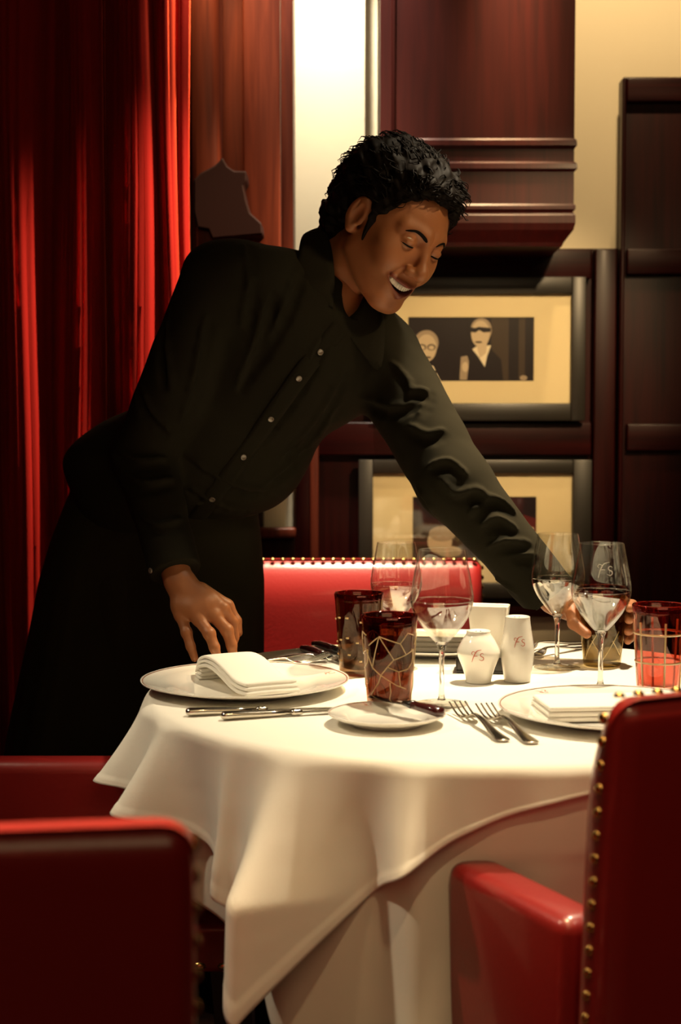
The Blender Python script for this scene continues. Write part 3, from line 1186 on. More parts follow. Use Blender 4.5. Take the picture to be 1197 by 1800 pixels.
KG, FG = 'silver table knives beside the left plate', 'silver forks on the white cloth'
lay(table_knife('silver table knife lying closest to the left plate', group=KG), onz(326, 1259, TZ), onz(600, 1248, TZ))
lay(table_knife('silver table knife, the nearer of two below the left plate', group=KG), onz(388, 1266, TZ), onz(660, 1250, TZ))
SG = 'dark wooden handled steak knives'
lay(table_knife('dark handled steak knife left of the dark dotted tumbler, nearer of the pair', .22, 'wood', SG, 'steak_knife'), onz(533, 1146, TZ), onz(634, 1178, TZ))
lay(table_knife('dark handled steak knife left of the dark dotted tumbler, further of the pair', .22, 'wood', SG, 'steak_knife'), onz(553, 1138, TZ), onz(655, 1167, TZ))
p0 = onz(776, 1276, TZ + .004)
p1 = onz(688, 1242, TZ + .014)
k = lay(table_knife('black handled butter knife resting across the small side plate', .145, 'wood', None, 'butter_knife'), p0 + np.array([0, 0, .010]), p1 + np.array([0, 0, .004]))
lay(fork('front fork next to the side plate, tines pointing away', group=FG), onz(886, 1306, TZ), onz(790, 1244, TZ))
lay(fork('front fork nearest the right-hand plate', group=FG), onz(937, 1310, TZ), onz(826, 1241, TZ))
lay(fork('fork behind the humped napkin, tines touching its edge', group=FG), onz(382, 1180, TZ), onz(500, 1171, TZ))
lay(fork('fork furthest back beside the man\'s right hand', group=FG), onz(424, 1169, TZ), onz(528, 1165, TZ))
lay(fork('far fork right of the pepper shaker', group=FG), onz(1030, 1140, TZ), onz(940, 1156, TZ))
lay(fork('fork at the table\'s far edge by the glass stem', group=FG), onz(1022, 1131, TZ), onz(936, 1143, TZ))


# shakers, sugar holder -----------------------------------------------------
def shaker(name, label, cat, px, py, prof):
    p = onz(px, py, TZ)
    t = thing(name, label, cat, p, 0)
    full = [(0, .0)] + prof + [(prof[-1][0] - .003, prof[-1][1] - .0005), (0, prof[-1][1] - .003)]
    sm = [(0, 0), (prof[0][0] - .002, 0)] + [tuple(q) for q in smooth_prof(prof, 6)] + [(prof[-1][0] - .0015, prof[-1][1] + .0008), (prof[-1][0] - .004, prof[-1][1] - .0012), (0, prof[-1][1] - .0025)]
    V, F = lathe(sm, 64)
    link_mesh('body', V, F, M['porcelain'], t)
    holes = [(0.0, 0.0)] + [(.007 * math.cos(a), .007 * math.sin(a)) for a in np.arange(0, 2 * PI, PI / 3)]
    VF = []
    for hx, hy in holes:
        vv, ff = lathe([(0, 0), (.0012, 0), (.0012, .0004), (0, .0004)], 8)
        VF.append(([(x + hx, y + hy, z + prof[-1][1] - .0022 + .0012 * math.hypot(hx, hy) / .007 * .4) for x, y, z in vv], ff))
    V, F = merge(*VF)
    link_mesh('holes', V, F, M['caddy'], t, smooth=False)
    return t, p


def wrap(profile, zc, ang0):
    zs_ = [q[1] for q in profile]
    rs_ = [q[0] for q in profile]

    def mp(u, v):
        z = zc + v
        r = float(np.interp(z, zs_, rs_)) + .0005
        a = ang0 + u / r
        return (r * math.cos(a), r * math.sin(a), z)
    return mp


salt = [(.0195, .0005), (.0200, .006), (.0255, .024), (.0325, .042), (.0325, .050), (.026, .064), (.0195, .074), (.0185, .0795)]
t, p = shaker('salt_shaker', 'squat round white porcelain shaker with red mark, in front of its holder', 'salt shaker', 841, 1199, salt)
ang = math.atan2(-p[1], -p[0])
V, F = ribbons(logo_strokes(), .019, wrap(smooth_prof(salt, 6), .045, ang - math.radians(2)))
link_mesh('logo', V, F, M['logo'], t, smooth=False)
pepper = [(.0205, .0005), (.0210, .008), (.0240, .026), (.0258, .044), (.0250, .058), (.0218, .078), (.0195, .094), (.0193, .1000)]
t, p = shaker('pepper_shaker', 'taller white porcelain shaker with red mark, right of the squat one', 'pepper shaker', 909, 1197, pepper)
ang = math.atan2(-p[1], -p[0])
V, F = ribbons(logo_strokes(), .017, wrap(smooth_prof(pepper, 6), .064, ang + math.radians(8)))
link_mesh('logo', V, F, M['logo'], t, smooth=False)

cp = onz(846, 1182, TZ)
cad = thing('condiment_tray', 'black rectangular tray behind the white shakers', 'tray', cp, math.radians(-8))
bm = bmesh.new()
bm_box(bm, (-.040, -.012, 0), (.040, .055, .006), .002, 2)
bm_box(bm, (-.040, -.012, .005), (-.036, .055, .026), .0015, 2)
bm_box(bm, (.036, -.012, .005), (.040, .055, .026), .0015, 2)
bm_box(bm, (-.040, -.012, .005), (.040, -.008, .026), .0015, 2)
bm_box(bm, (-.040, .051, .005), (.040, .055, .026), .0015, 2)
link_bm('tray', bm, M['caddy'], cad, sharp=40)
sh = thing('sugar_holder', 'tall square white porcelain holder standing in the black tray', 'holder',
           (cp[0] + .014, cp[1] + .024, TZ + .006), math.radians(-14))
vs, fs = [], []
ringz = [(0.001, .0235), (.03, .0255), (.098, .0330), (.1000, .0326), (.0985, .0295), (.03, .0225), (.01, .0215)]
for z, hw in ringz:
    for i in range(32):
        a = 2 * PI * i / 32 + PI / 32
        c, s = math.cos(a), math.sin(a)
        vs.append((hw * math.copysign(abs(c) ** .28, c), .62 * hw * math.copysign(abs(s) ** .28, s), z))
for j in range(len(ringz) - 1):
    for i in range(32):
        fs.append((j * 32 + i, j * 32 + (i + 1) % 32, (j + 1) * 32 + (i + 1) % 32, (j + 1) * 32 + i))
fs.append(tuple(range(31, -1, -1)))
fs.append(tuple((len(ringz) - 1) * 32 + i for i in range(32)))
link_mesh('holder', vs, fs, M['porcelain'], sh)


# glasses ------------------------------------------------------------------
def wine_glass(px, py, label, scale=1.0, logo=None):
    p = onz(px, py, TZ)
    t = thing('wine_glass', label, 'wine glass', p, 0, 'empty wine glasses on the table')
    k = scale
    # foot and stem: solid
    foot = [(.0375, .0008), (.036, .0016), (.018, .0034), (.007, .0065)]
    V, F = lathe([(0, .0002 * k), (.0362 * k, .0002 * k)] + [(r * k, z * k) for r, z in smooth_prof(foot, 4)] + [(.0045 * k, .010 * k)], 48)
    link_mesh('foot', V, F, M['glass'], t)
    stem = [(.0062, .0062), (.0042, .013), (.0036, .030), (.0036, .060), (.0042, .074), (.0062, .082), (.0090, .0875)]
    V, F = lathe([(0, .0062 * k)] + [(r * k, z * k) for r, z in smooth_prof(stem, 4)] + [(0, .0885 * k)], 32)
    link_mesh('stem', V, F, M['stem'], t)
    bowl = [(.0, .0860), (.0090, .0885), (.0200, .1000), (.0330, .1170), (.0420, .1350), (.0445, .1480), (.0435, .1620), (.0395, .1850), (.0350, .2080), (.0330, .2190)]
    o = smooth_prof(bowl, 6)
    for part, mat, sel in (('bowl_base', M['glass_low'], [q for q in o if q[1] <= .1486]), ('bowl', M['glass'], [q for q in o if q[1] >= .1475])):
        inner = [(max(0, r - .0011), z + (.0016 if z < .12 else .0003)) for r, z in sel][::-1]
        rimp = []
        if part == 'bowl':
            inner[0] = (sel[-1][0] - .0010, sel[-1][1])
            rimp = [((sel[-1][0] - .0005) * k, (sel[-1][1] + .0004) * k)]
        V, F = lathe([(r * k, z * k) for r, z in sel] + rimp + [(r * k, z * k) for r, z in inner], 64)
        link_mesh(part, V, F, mat, t)
    if logo is not None:
        ang = math.atan2(-p[1], -p[0]) + logo
        V, F = ribbons(logo_strokes(), .022, wrap([(r + .0003, z) for r, z in o], .183, ang))
        link_mesh('logo', V, F, M['linen'], t, smooth=False)
    return t


wine_glass(776, 1238, 'wine glass directly behind the fork tines, right of the brown tumbler', 1.0)
wine_glass(696, 1176, 'wine glass behind the front brown tumbler, over the red chair', .940)
wine_glass(979, 1174, 'wine glass before the man\'s left cuff, behind the marked one', 1.0)
wine_glass(1055, 1212, 'wine glass with a pale mark, in front of the man\'s left hand', 1.0, logo=math.radians(8))

TB = [(.0295, 0), (.0305, .004), (.0390, .128)]


def tum_r(z):
    return .0305 + (.0392 - .0305) * z / .130


def tumbler(px, py, label, mat, lines, rim=True, lw=.0008):
    p = onz(px, py, TZ)
    t = thing('tumbler', label, 'tumbler', p, 0, 'coloured cut glass tumblers')
    H = .130
    prof = [(0, .0004), (.0285, .0004), (.0305, .003)] + [(tum_r(z), z) for z in np.linspace(.01, H - .001, 10)] + [(tum_r(H) - .0012, H)] + \
           [(tum_r(z) - .0026, z) for z in np.linspace(H - .001, .013, 10)] + [(.024, .0105), (0, .010)]
    V, F = lathe(prof, 56)
    link_mesh('body', V, F, mat, t)
    if rim:
        V, F = lathe([(tum_r(H - .010) + .0002, H - .010), (tum_r(H) + .0003, H - .0006), (tum_r(H) - .0012, H + .0006), (tum_r(H) - .0029, H - .0006), (tum_r(H) - .0029, H - .010)], 56)
        link_mesh('rim', V, F, M['rubyrim'], t)
    base = math.atan2(-p[1], -p[0])
    VF = []
    for ln in lines:
        pts = []
        ln = np.array(ln, float)
        for (a, za), (b, zb) in zip(ln[:-1], ln[1:]):
            for s in np.linspace(0, 1, max(3, int(abs(b - a) / 6) + 2))[:-1]:
                pts.append((a + (b - a) * s, za + (zb - za) * s))
        pts.append(tuple(ln[-1]))
        # angles are measured from the side facing the viewer, positive to the right
        q = [((tum_r(z) + .0002) * math.cos(base + math.radians(a)), (tum_r(z) + .0002) * math.sin(base + math.radians(a)), z) for a, z in pts]
        VF.append(tube(q, lw, 6))
    if VF:
        V, F = merge(*VF)
        link_mesh('cut_lines', V, F, M['cut'], t)
    return t, base


def dot(a, z):
    return [(a - 4, z), (a + 4, z)]


rr = random.Random(3)
crack = []
for off in (0, 120, 240):
    o = off
    crack += [[(o - 62, .085), (o - 42, .060), (o - 20, .050), (o + 18, .036), (o + 44, .030)], [(o - 20, .050), (o - 25, .040), (o - 48, .022), (o - 55, .008)],
              [(o - 20, .050), (o - 4, .062), (o + 22, .055), (o + 48, .058)], [(o + 22, .055), (o + 28, .034), (o + 44, .030)], [(o - 42, .060), (o - 22, .104), (o - 50, .090)],
              [(o - 22, .104), (o + 10, .072), (o - 4, .062)], [(o - 22, .104), (o + 24, .094), (o + 40, .078), (o + 66, .084)], [(o + 24, .094), (o + 42, .108), (o + 62, .104)],
              [(o + 10, .072), (o + 40, .078)], [(o + 2, .040), (o + 4, .026), (o - 2, .008)], [(o + 48, .058), (o + 62, .066), (o + 66, .084)]]
tumbler(684, 1243, 'brown-red tumbler netted with pale cracked lines, front of its pair', M['tumbler_brown'], crack)
dots = [dot(a + rr.uniform(-6, 6), z + rr.uniform(-.006, .006)) for a in range(-180, 180, 30) for z in (.030, .058, .088)]
tumbler(631, 1185, 'dark tumbler with pale dots, behind the cracked-line tumbler', M['tumbler_dark'], dots, lw=.0016)
grid = [[(a, .004), (a, .106)] for a in range(-165, 180, 60)] + [[(a, z) for a in range(-180, 181, 10)] for z in (.046, .088)]
tumbler(1157, 1216, 'red and clear tumbler cut with a pale square grid, far right', M['tumbler_red'], grid, lw=.0017)
diag = [[(a, .012), (a + 50, .060)] for a in range(-180, 180, 60)] + [[(a, .045), (a + 30, .020)] for a in range(-150, 180, 60)]
T4, T4base = tumbler(1058, 1170, 'olive tumbler with slanting lines, held by the man\'s left hand', M['tumbler_olive'], diag)


# ================================================================== the waiter
def rot_zxy(y, p, r):
    cz, sz, cx, sx, cy, sy = math.cos(y), math.sin(y), math.cos(p), math.sin(p), math.cos(r), math.sin(r)
    return np.array([[cz, -sz, 0], [sz, cz, 0], [0, 0, 1]]) @ np.array([[1, 0, 0], [0, cx, -sx], [0, sx, cx]]) @ np.array([[cy, 0, sy], [0, 1, 0], [-sy, 0, cy]])


HC = np.array([0.0905, 2.45, 1.478])
HR = rot_zxy(math.radians(-144), math.radians(-32.5), math.radians(-14.5))
hw = lambda q: np.asarray(q, float) @ HR.T + HC          # head space (right, forward, up) to world
wh = lambda q: (np.asarray(q, float) - HC) @ HR
NECK = P(552, 520, 2.56)
neck_h = wh(NECK)
VEE = P(594, 563, 2.462)          # where the open collar ends on the chest
vee_h = wh(VEE + np.array([-.012, .040, -.002]))


def head_sdf(p):
    ax = p.copy()
    ax[:, 0] = np.abs(ax[:, 0])
    A = lambda *c: np.array(c)
    d = ell(p, (0, -.016, .042), (.0755, .098, .084))
    d = smin(d, ell(p, (0, .030, -.022), (.0600, .064, .088)), .035)
    d = smin(d, rc(ax, (.050, -.004, -.052), (.018, .066, -.097), .021, .017), .030)
    d = smin(d, ell(p, (0, .076, -.101), (.021, .016, .0165)), .018)
    d = smin(d, sph(ax, (.0405, .058, -.018), .0225), .022)                       # cheekbone
    d = smin(d, sph(ax, (.0370, .066, -.036), .0170), .018)                       # smiling cheek
    d = smin(d, rc(ax, (.008, .0855, .029), (.043, .066, .030), .0105, .009), .014)  # brow ridge
    d = smax(d, -ell(ax, (.0320, .0995, .0130), (.0190, .0170, .0130)), .012)      # eye hollow
    d = smin(d, rc(p, (0, .0865, .024), (0, .1095, -.020), .0070, .0092), .010)    # nose bridge
    d = smin(d, sph(p, (0, .1120, -.0250), .0132), .008)
    d = smin(d, ell(ax, (.0150, .1000, -.0295), (.0095, .0115, .0084)), .006)
    d = smax(d, -ell(ax, (.0066, .1070, -.0380), (.0036, .0055, .0040)), .003)
    # eyelids over the ball, lowered
    lid = sph(ax, (.0315, .0765, .0125), .0140)
    slit = np.maximum(np.abs(ax[:, 2] - (.0050 + 2.2 * (ax[:, 0] - .0315) ** 2) ) - .0011, np.abs(ax[:, 0] - .0315) - .0125)
    slit = np.maximum(slit, .080 - ax[:, 1])
    lid = smax(lid, -slit, .001)
    d = smin(d, lid, .0045)
    crease = rc(ax, (.0215, .0890, .0170), (.0330, .0905, .0205), .0012, .0014)
    crease = np.minimum(crease, rc(ax, (.0330, .0905, .0205), (.0440, .0810, .0165), .0014, .0010))
    d = smax(d, -crease, .004)
    # smiling mouth: muzzle, opening curved up at the corners, lips
    d = smin(d, ell(p, (0, .0760, -.0630), (.0300, .0215, .0230)), .016)
    w = p.copy()
    w[:, 0] = p[:, 0] - .004
    w[:, 2] = p[:, 2] - 9.0 * p[:, 0] ** 2
    w[:, 1] = p[:, 1] + 9.5 * p[:, 0] ** 2
    lips = rc(np.stack([np.abs(w[:, 0]), w[:, 1], w[:, 2]], 1), (0, .0985, -.0545), (.0285, .0945, -.0580), .0048, .0026)
    lips = np.minimum(lips, rc(np.stack([np.abs(w[:, 0]), w[:, 1], w[:, 2]], 1), (0, .0955, -.0765), (.0275, .0935, -.0665), .0064, .0030))
    d = smin(d, lips, .0045)
    op = ell(w, (0, .0960, -.0650), (.0285, .0200, .0074))
    d = smax(d, -op, .002)
    nl = rc(ax, (.0200, .0930, -.0300), (.0360, .0810, -.0500), .0008, .0006)
    d = smax(d, -nl, .009)
    # ears
    Re = np.array(Euler((math.radians(-12), math.radians(4), math.radians(20))).to_matrix())
    e = ax - np.array([.0735, -.012, .0], np.float32)
    e = e @ Re.astype(np.float32)
    ear = ell(e, (.006, -.004, .004), (.0080, .0185, .0300))
    ear = smin(ear, sph(e, (.004, .003, -.0255), .0085), .010)
    ear = smax(ear, -ell(e, (.0150, .0005, .0020), (.0088, .0105, .0185)), .004)
    ear = smin(ear, ell(e, (.0080, .0120, -.004), (.0045, .0040, .0070)), .004)
    ear = smax(ear, -ell(e, (.0150, -.0105, .0120), (.0055, .0035, .0130)), .003)
    d = smin(d, ear, .007)
    # neck
    d = smin(d, rc(p, (0, -.034, -.040), neck_h, .0530, .0600), .022)
    d = smin(d, rc(ax, (.045, -.030, -.030), neck_h + np.array([.012, .045, 0]), .013, .012), .020)
    d = smin(d, rc(p, neck_h * .6 + np.array([0, -.01, -.02]), vee_h, .050, .034), .02)
    d = smin(d, sph(p, (neck_h * .42 + np.array([0, .030, -.035])), .0135), .02)
    return d


def hair_sdf(p):
    ax = p.copy()
    ax[:, 0] = np.abs(ax[:, 0])
    d = ell(p, (0, -.022, .050), (.0860, .1120, .0940))
    d = smin(d, ell(p, (.004, .026, .104), (.060, .046, .028)), .03)
    d = smin(d, ell(p, (.020, -.055, .085), (.075, .060, .055)), .03)
    d = smin(d, ell(p, (.040, -.075, .030), (.055, .050, .065)), .03)
    d = smin(d, ell(p, (.020, -.095, -.030), (.058, .038, .058)), .025)
    d = smin(d, rc(ax, (.0730, .010, .020), (.0676, .018, -.030), .0085, .0025), .010)
    cut = ell(p, (.016, .126, -.028), (.112, .113, .133))
    cut = np.minimum(cut, ell(ax, (0, .126, -.040), (.125, .108, .110)))
    d = smax(d, -cut, .012)
    d = smax(d, -ell(ax, (.086, -.008, -.004), (.026, .022, .036)), .006)
    q = p * np.array([1.0, .75, 1.0], np.float32)
    n1 = snoise(q, 150, 1)
    n2 = snoise(q, 310, 4)
    calm = np.clip((p[:, 2] + .01) / .04, 0, 1) + (p[:, 1] < -.03)
    calm = np.clip(calm, 0, 1)
    return d - calm * (.0045 * n1 + .0022 * n2)


hands = []


def hand_sdf(wrist, fore, knuck, fingers, thumb, palm_r=.0115):
    """knuck: four knuckle points; fingers: per finger (pip, dip, tip); thumb: (cmc, mcp, ip, tip)."""
    prim = [(fore, wrist, .0300, .0250)]
    kn = [np.asarray(k) for k in knuck]

    def f(p):
        d = rc(p, fore, wrist, .0300, .0245)
        for k in kn:
            d = smin(d, rc(p, wrist * .8 + k * .2, k, .0150, palm_r), .016)
        for a, b in zip(kn[:-1], kn[1:]):
            d = smin(d, rc(p, a * .75 + wrist * .25, b * .75 + wrist * .25, .0135, .0135), .012)
        for k, (a, b, c), rr_ in zip(kn, fingers, (.0094, .0098, .0095, .0084)):
            fd = rc(p, k, a, rr_ + .0012, rr_)
            fd = smin(fd, rc(p, a, b, rr_, rr_ * .90), .004)
            fd = smin(fd, rc(p, b, c, rr_ * .90, rr_ * .74), .004)
            fd = smin(fd, sph(p, a, rr_ * 1.05), .004)
            d = smin(d, fd, .0045)
            # tendon from the wrist to the knuckle
        cmc, mcp, ip, tip = thumb
        td = rc(p, cmc, mcp, .0165, .0125)
        td = smin(td, rc(p, mcp, ip, .0118, .0102), .006)
        td = smin(td, rc(p, ip, tip, .0102, .0080), .004)
        return smin(d, td, .010)
    return f


# right hand, hanging with its fingertips on the table
RW = P(312, 1016, 2.375)
RE = np.array([-.345, 2.50, 1.097])
RK = [P(392, 1070, 2.352), P(376, 1082, 2.340), P(349, 1088, 2.336), P(318, 1082, 2.345)]
RF = [(P(408, 1094, 2.362), P(411, 1120, 2.366), P(407, 1142, 2.362)),
      (P(399, 1108, 2.332), P(407, 1134, 2.330), P(410, 1156, 2.335)),
      (P(368, 1114, 2.318), P(377, 1138, 2.312), P(383, 1160, 2.318)),
      (P(328, 1112, 2.330), P(335, 1136, 2.322), P(342, 1157, 2.318))]
RT = (P(352, 1040, 2.385), P(398, 1066, 2.395), P(414, 1092, 2.392), P(418, 1112, 2.385))
r_hand = hand_sdf(RW, RW * .55 + RE * .45, RK, RF, RT)

# left hand, closed round the olive tumbler
LW = P(972, 1054, 2.385)
LE = np.array([.195, 2.43, 1.050])
g = np.array(T4.location)
LK = [g + np.array([.006, .046, .104]), g + np.array([.010, .050, .086]), g + np.array([.010, .050, .068]), g + np.array([.004, .047, .050])]
LF = []
for i, (zk, zt) in enumerate(((.104, .098), (.086, .079), (.068, .060), (.050, .044))):
    rad = tum_r(zk) + .0098
    aa = [math.radians(x) for x in ((38, -2, -34), (42, 2, -32), (38, 0, -32), (32, -2, -28))[i]]
    LF.append(tuple(g + np.array([(rad + e) * math.cos(a), (rad + e) * math.sin(a), zk + (zt - zk) * t_]) for a, e, t_ in zip(aa, (.002, .001, -.0005), (.3, .6, 1))))
LT = (LW * .6 + LK[1] * .4, g + np.array([-.047, .022, .088]), g + np.array([-.049, -.014, .072]), g + np.array([-.032, -.036, .058]))
l_hand = hand_sdf(LW, LW * .55 + LE * .45, LK, LF, LT)

# joints
RS = np.array([-.205, 2.43, 1.395])
LS = np.array([.075, 2.575, 1.262])
WAIST = np.array([-.338, 2.70, 1.010])
MID = np.array([-.205, 2.62, 1.160])
CHEST = np.array([-.085, 2.545, 1.290])
lat = (RS - LS) / np.linalg.norm(RS - LS)
spn = (NECK - WAIST) / np.linalg.norm(NECK - WAIST)
spn = spn - lat * (spn @ lat)
spn /= np.linalg.norm(spn)
fwd = np.cross(spn, lat)
TR_ = np.stack([lat, fwd, spn], 1)       # columns: right, forward, up of the chest
latw = np.array([-.80, -.60, 0.0])
latw /= np.linalg.norm(latw)
TRw = np.stack([latw, np.cross([0, 0, 1.0], latw), [0, 0, 1.0]], 1)


def torso_sdf(p, g_):
    d = ell(p, WAIST + np.array([-.005, 0, .02]), (.160 + g_, .125 + g_, .15), TRw)
    d = smin(d, ell(p, MID, (.168 + g_, .122 + g_, .17), TR_), .06)
    d = smin(d, ell(p, CHEST, (.180 + g_, .118 + g_, .165), TR_), .05)
    d = smin(d, rc(p, RS - lat * .02, LS + lat * .02, .058 + g_, .058 + g_), .05)
    d = smin(d, rc(p, NECK - spn * .01, RS - lat * .03 + spn * .025, .050 + g_ * .5, .045 + g_), .04)
    d = smin(d, rc(p, NECK - spn * .01, LS + lat * .03 + spn * .020, .050 + g_ * .5, .045 + g_), .04)
    return d


def arms_sdf(p, g_):
    r = rc(p, RS, RE, .054 + g_, .043 + g_)
    r = smin(r, rc(p, RE, RW, .043 + g_, .029 + g_ * .9), .025)
    l_ = rc(p, LS, LE, .056 + g_, .044 + g_)
    l_ = smin(l_, rc(p, LE, LW, .044 + g_, .029 + g_ * .9), .02)
    return r, l_


def body_sdf(p):
    d = torso_sdf(p, -.016)
    r, l_ = arms_sdf(p, -.016)
    d = smin(smin(d, r, .03), l_, .03)
    for s, foot in ((1, np.array([-.43, 2.66, .09])), (-1, np.array([-.31, 2.82, .09]))):
        hip = WAIST + latw * .085 * s - np.array([0, 0, .10])
        knee = (hip + foot) / 2 + np.array([.03, -.02, .02])
        d = smin(d, rc(p, hip, knee, .058, .048), .05)
        d = smin(d, rc(p, knee, foot, .050, .036), .03)
    return d


Vh, Qh = nets(head_sdf, (-.135, -.170, -.270), (.135, .135, .145), .0013)
# colour of the lips, strongest along the mouth
ax_ = Vh.copy()
ax_[:, 1] = Vh[:, 1] + 9.5 * Vh[:, 0] ** 2
ax_[:, 2] = Vh[:, 2] - 9.0 * Vh[:, 0] ** 2
ax_[:, 0] = np.abs(Vh[:, 0] - .004)
dl = np.minimum(rc(ax_, (0, .0985, -.0550), (.0285, .0945, -.0580), .0046, .0026), rc(ax_, (0, .0955, -.0765), (.0275, .0935, -.0665), .0060, .0028))
tint = np.clip(1 - np.maximum(dl, 0) / .0022, 0, 1) * (Vh[:, 1] > .06)
inside = (np.abs(ax_[:, 2] + .0650) < .008) & (ax_[:, 1] < .090) & (ax_[:, 0] < .028) & (Vh[:, 1] > .05)
tint = np.where(inside, 1.0, tint)
Vr, Qr = nets(r_hand, RW + np.array([-.10, -.12, -.17]), RW + np.array([.18, .13, .14]), .0012)
Vl, Ql = nets(l_hand, LW + np.array([-.10, -.14, -.14]), LW + np.array([.18, .14, .10]), .0013)
Vb, Qb = nets(body_sdf, (-.75, 2.15, .03), (.55, 3.05, 1.55), .007)
parts_ = [(hw(Vh), Qh, tint), (Vr, Qr, np.zeros(len(Vr))), (Vl, Ql, np.zeros(len(Vl))), (Vb, Qb, np.zeros(len(Vb)))]
o_ = 0
VV, QQ, TT = [], [], []
for v_, q_, t_ in parts_:
    VV.append(v_)
    QQ.append(q_ + o_)
    TT.append(t_)
    o_ += len(v_)
man = np_mesh('person', np.concatenate(VV), np.concatenate(QQ), M['skin'], None, np.concatenate(TT))
tag(man, 'smiling man in black shirt and apron leaning over table, reaching to a tumbler', 'person')

# hair: curly mass plus loose locks
Vx, Qx = nets(hair_sdf, (-.12, -.18, -.12), (.13, .12, .165), .0016)
hair = np_mesh('hair', hw(Vx), Qx, M['hair'], man)
pick = rng.choice(len(Vx), 1300, replace=False)
VF = []
cen = np.array([0, -.015, .03])
for i in pick:
    r0 = Vx[i]
    nrm = r0 - cen
    nrm /= np.linalg.norm(nrm)
    if r0[1] > .075 and r0[2] < .075:
        continue
    if abs(r0[0]) > .05 and r0[2] < .03 and r0[1] > -.02:
        continue
    flow = np.array([0.15 * np.sign(r0[0]), -.8 + 1.0 * (r0[1] > .03), .15 - .9 * (r0[1] < -.06)])
    flow = flow - nrm * (flow @ nrm)
    flow /= np.linalg.norm(flow) + 1e-6
    sd = np.cross(nrm, flow)
    ln = rng.uniform(.016, .034) * (1.0 if r0[2] > .02 else .8)
    cu = rng.uniform(-1, 1)
    cl = []
    for t_ in np.linspace(0, 1, 6):
        cl.append(r0 - nrm * .002 + flow * ln * t_ * (1 - .25 * t_) + sd * ln * .45 * cu * math.sin(2.6 * t_) + nrm * ln * (.26 * math.sin(2.7 * t_)) * rng.uniform(.6, 1.2))
    VF.append(tube(hw(np.array(cl)), .0016, 4, .0003))
V, F = merge(*VF)
link_mesh('hair_locks', V, F, M['hair'], hair)


def face_y(x, z, y0=.16):
    y = np.full(len(x), y0)
    for _ in range(60):
        q = np.stack([x, y, z], 1).astype(np.float32)
        y = y - np.clip(head_sdf(q), -.004, .02) * .8
    return y


for s in (1, -1):
    c = catmull([(.0115, .0250), (.0225, .0305), (.0350, .0320), (.0480, .0245)], 8)
    x, z = c[:, 0] * s, c[:, 1]
    pts = np.stack([x, face_y(x, z) + .0004, z], 1)
    n_ = len(pts)
    wd = np.interp(np.linspace(0, 1, n_), [0, .15, .5, .85, 1], [.0014, .0031, .0030, .0020, .0006])
    V, F = sweep(hw(pts), .0010, wd, 8, up=tuple(HR @ np.array([0, .25, 1.0])))
    link_mesh('eyebrow', V, F, M['hair'], man)
    e = bmesh.new()
    bmesh.ops.create_uvsphere(e, u_segments=24, v_segments=16, radius=.0122)
    for v in e.verts:
        v.co = Vector(hw(np.array(v.co) + np.array([.0315 * s, .0765, .0125])))
    link_bm('eye', e, M['eye'], man)
    t_ = np.linspace(-1, 1, 15)
    lx = .0322 + .0132 * t_
    lz = .0053 + 2.2 * (lx - .0315) ** 2
    ang_ = np.sqrt(np.maximum(.0140 ** 2 - (lx - .0315) ** 2 - (lz - .0125) ** 2, 0))
    pts = np.stack([lx * s, .0765 + ang_ + .0006, lz], 1)
    V, F = sweep(hw(pts), np.interp(np.abs(t_), [0, 1], [.0020, .0012]), np.interp(np.abs(t_), [0, 1], [.0015, .0010]), 6, up=tuple(HR @ np.array([0, 0, 1.0])))
    link_mesh('eyelashes', V, F, M['hair'], man)

# upper teeth: one arch, scalloped tooth by tooth
vs, fs = [], []
na = 61
for i in range(na):
    u = -1 + 2 * i / (na - 1)
    x = .0262 * u
    ph = (u * 4.6) % 1.0
    sc = abs(math.sin(PI * (u * 4.6 + .0)))
    yy = .0945 - 12.0 * x * x + .0006 * sc
    z0 = -.0560 + 9 * x * x
    z1 = -.0672 + 9 * x * x + .0012 * (1 - sc) ** 2 + .0008 * abs(u)
    x = x + .004
    vs += [(x, yy, z0), (x, yy, z1), (x, yy - .004, z1 + .0003), (x, yy - .004, z0)]
for i in range(na - 1):
    for k in range(4):
        fs.append((4 * i + k, 4 * i + (k + 1) % 4, 4 * i + 4 + (k + 1) % 4, 4 * i + 4 + k))
link_mesh('teeth', hw(np.array(vs)), fs, M['teeth'], man)


# ---------------------------------------------------------------- shirt
CUT_R = RW + (RE - RW) / np.linalg.norm(RE - RW) * .012
CUT_L = LW + (LE - LW) / np.linalg.norm(LE - LW) * .004
nr_ = (RW - RE) / np.linalg.norm(RW - RE)
nl_ = (LW - LE) / np.linalg.norm(LW - LE)


def shirt_base(p):
    d = torso_sdf(p, .008)
    d = smin(d, ell(p, WAIST + np.array([-.010, -.005, .070]), (.176, .135, .070), TRw), .05)       # blousing over the waistband
    d = smin(d, ell(p, MID + fwd * .035 - spn * .06, (.15, .115, .10), TR_), .05)
    r = arms_sdf(p, .011)[0]
    l_ = arms_sdf(p, .018)[1]
    r = smin(r, rc(p, RW - nr_ * .075, RW + nr_ * .02, .041, .043), .012)                        # cuffs
    l_ = smin(l_, rc(p, LW - nl_ * .075, LW + nl_ * .02, .044, .046), .012)
    r = smax(r, (p - CUT_R.astype(np.float32)) @ nr_.astype(np.float32), .002)
    l_ = smax(l_, (p - CUT_L.astype(np.float32)) @ nl_.astype(np.float32), .002)
    d = smin(smin(d, r, .022), l_, .030)
    d = smax(d, -rc(p, NECK - spn * .03, hw(np.array([0, -.03, -.05])), .056, .060), .010)
    d = smax(d, -rc(p, hw(np.array([0, .02, -.09])), VEE, .052, .012), .006)
    return d


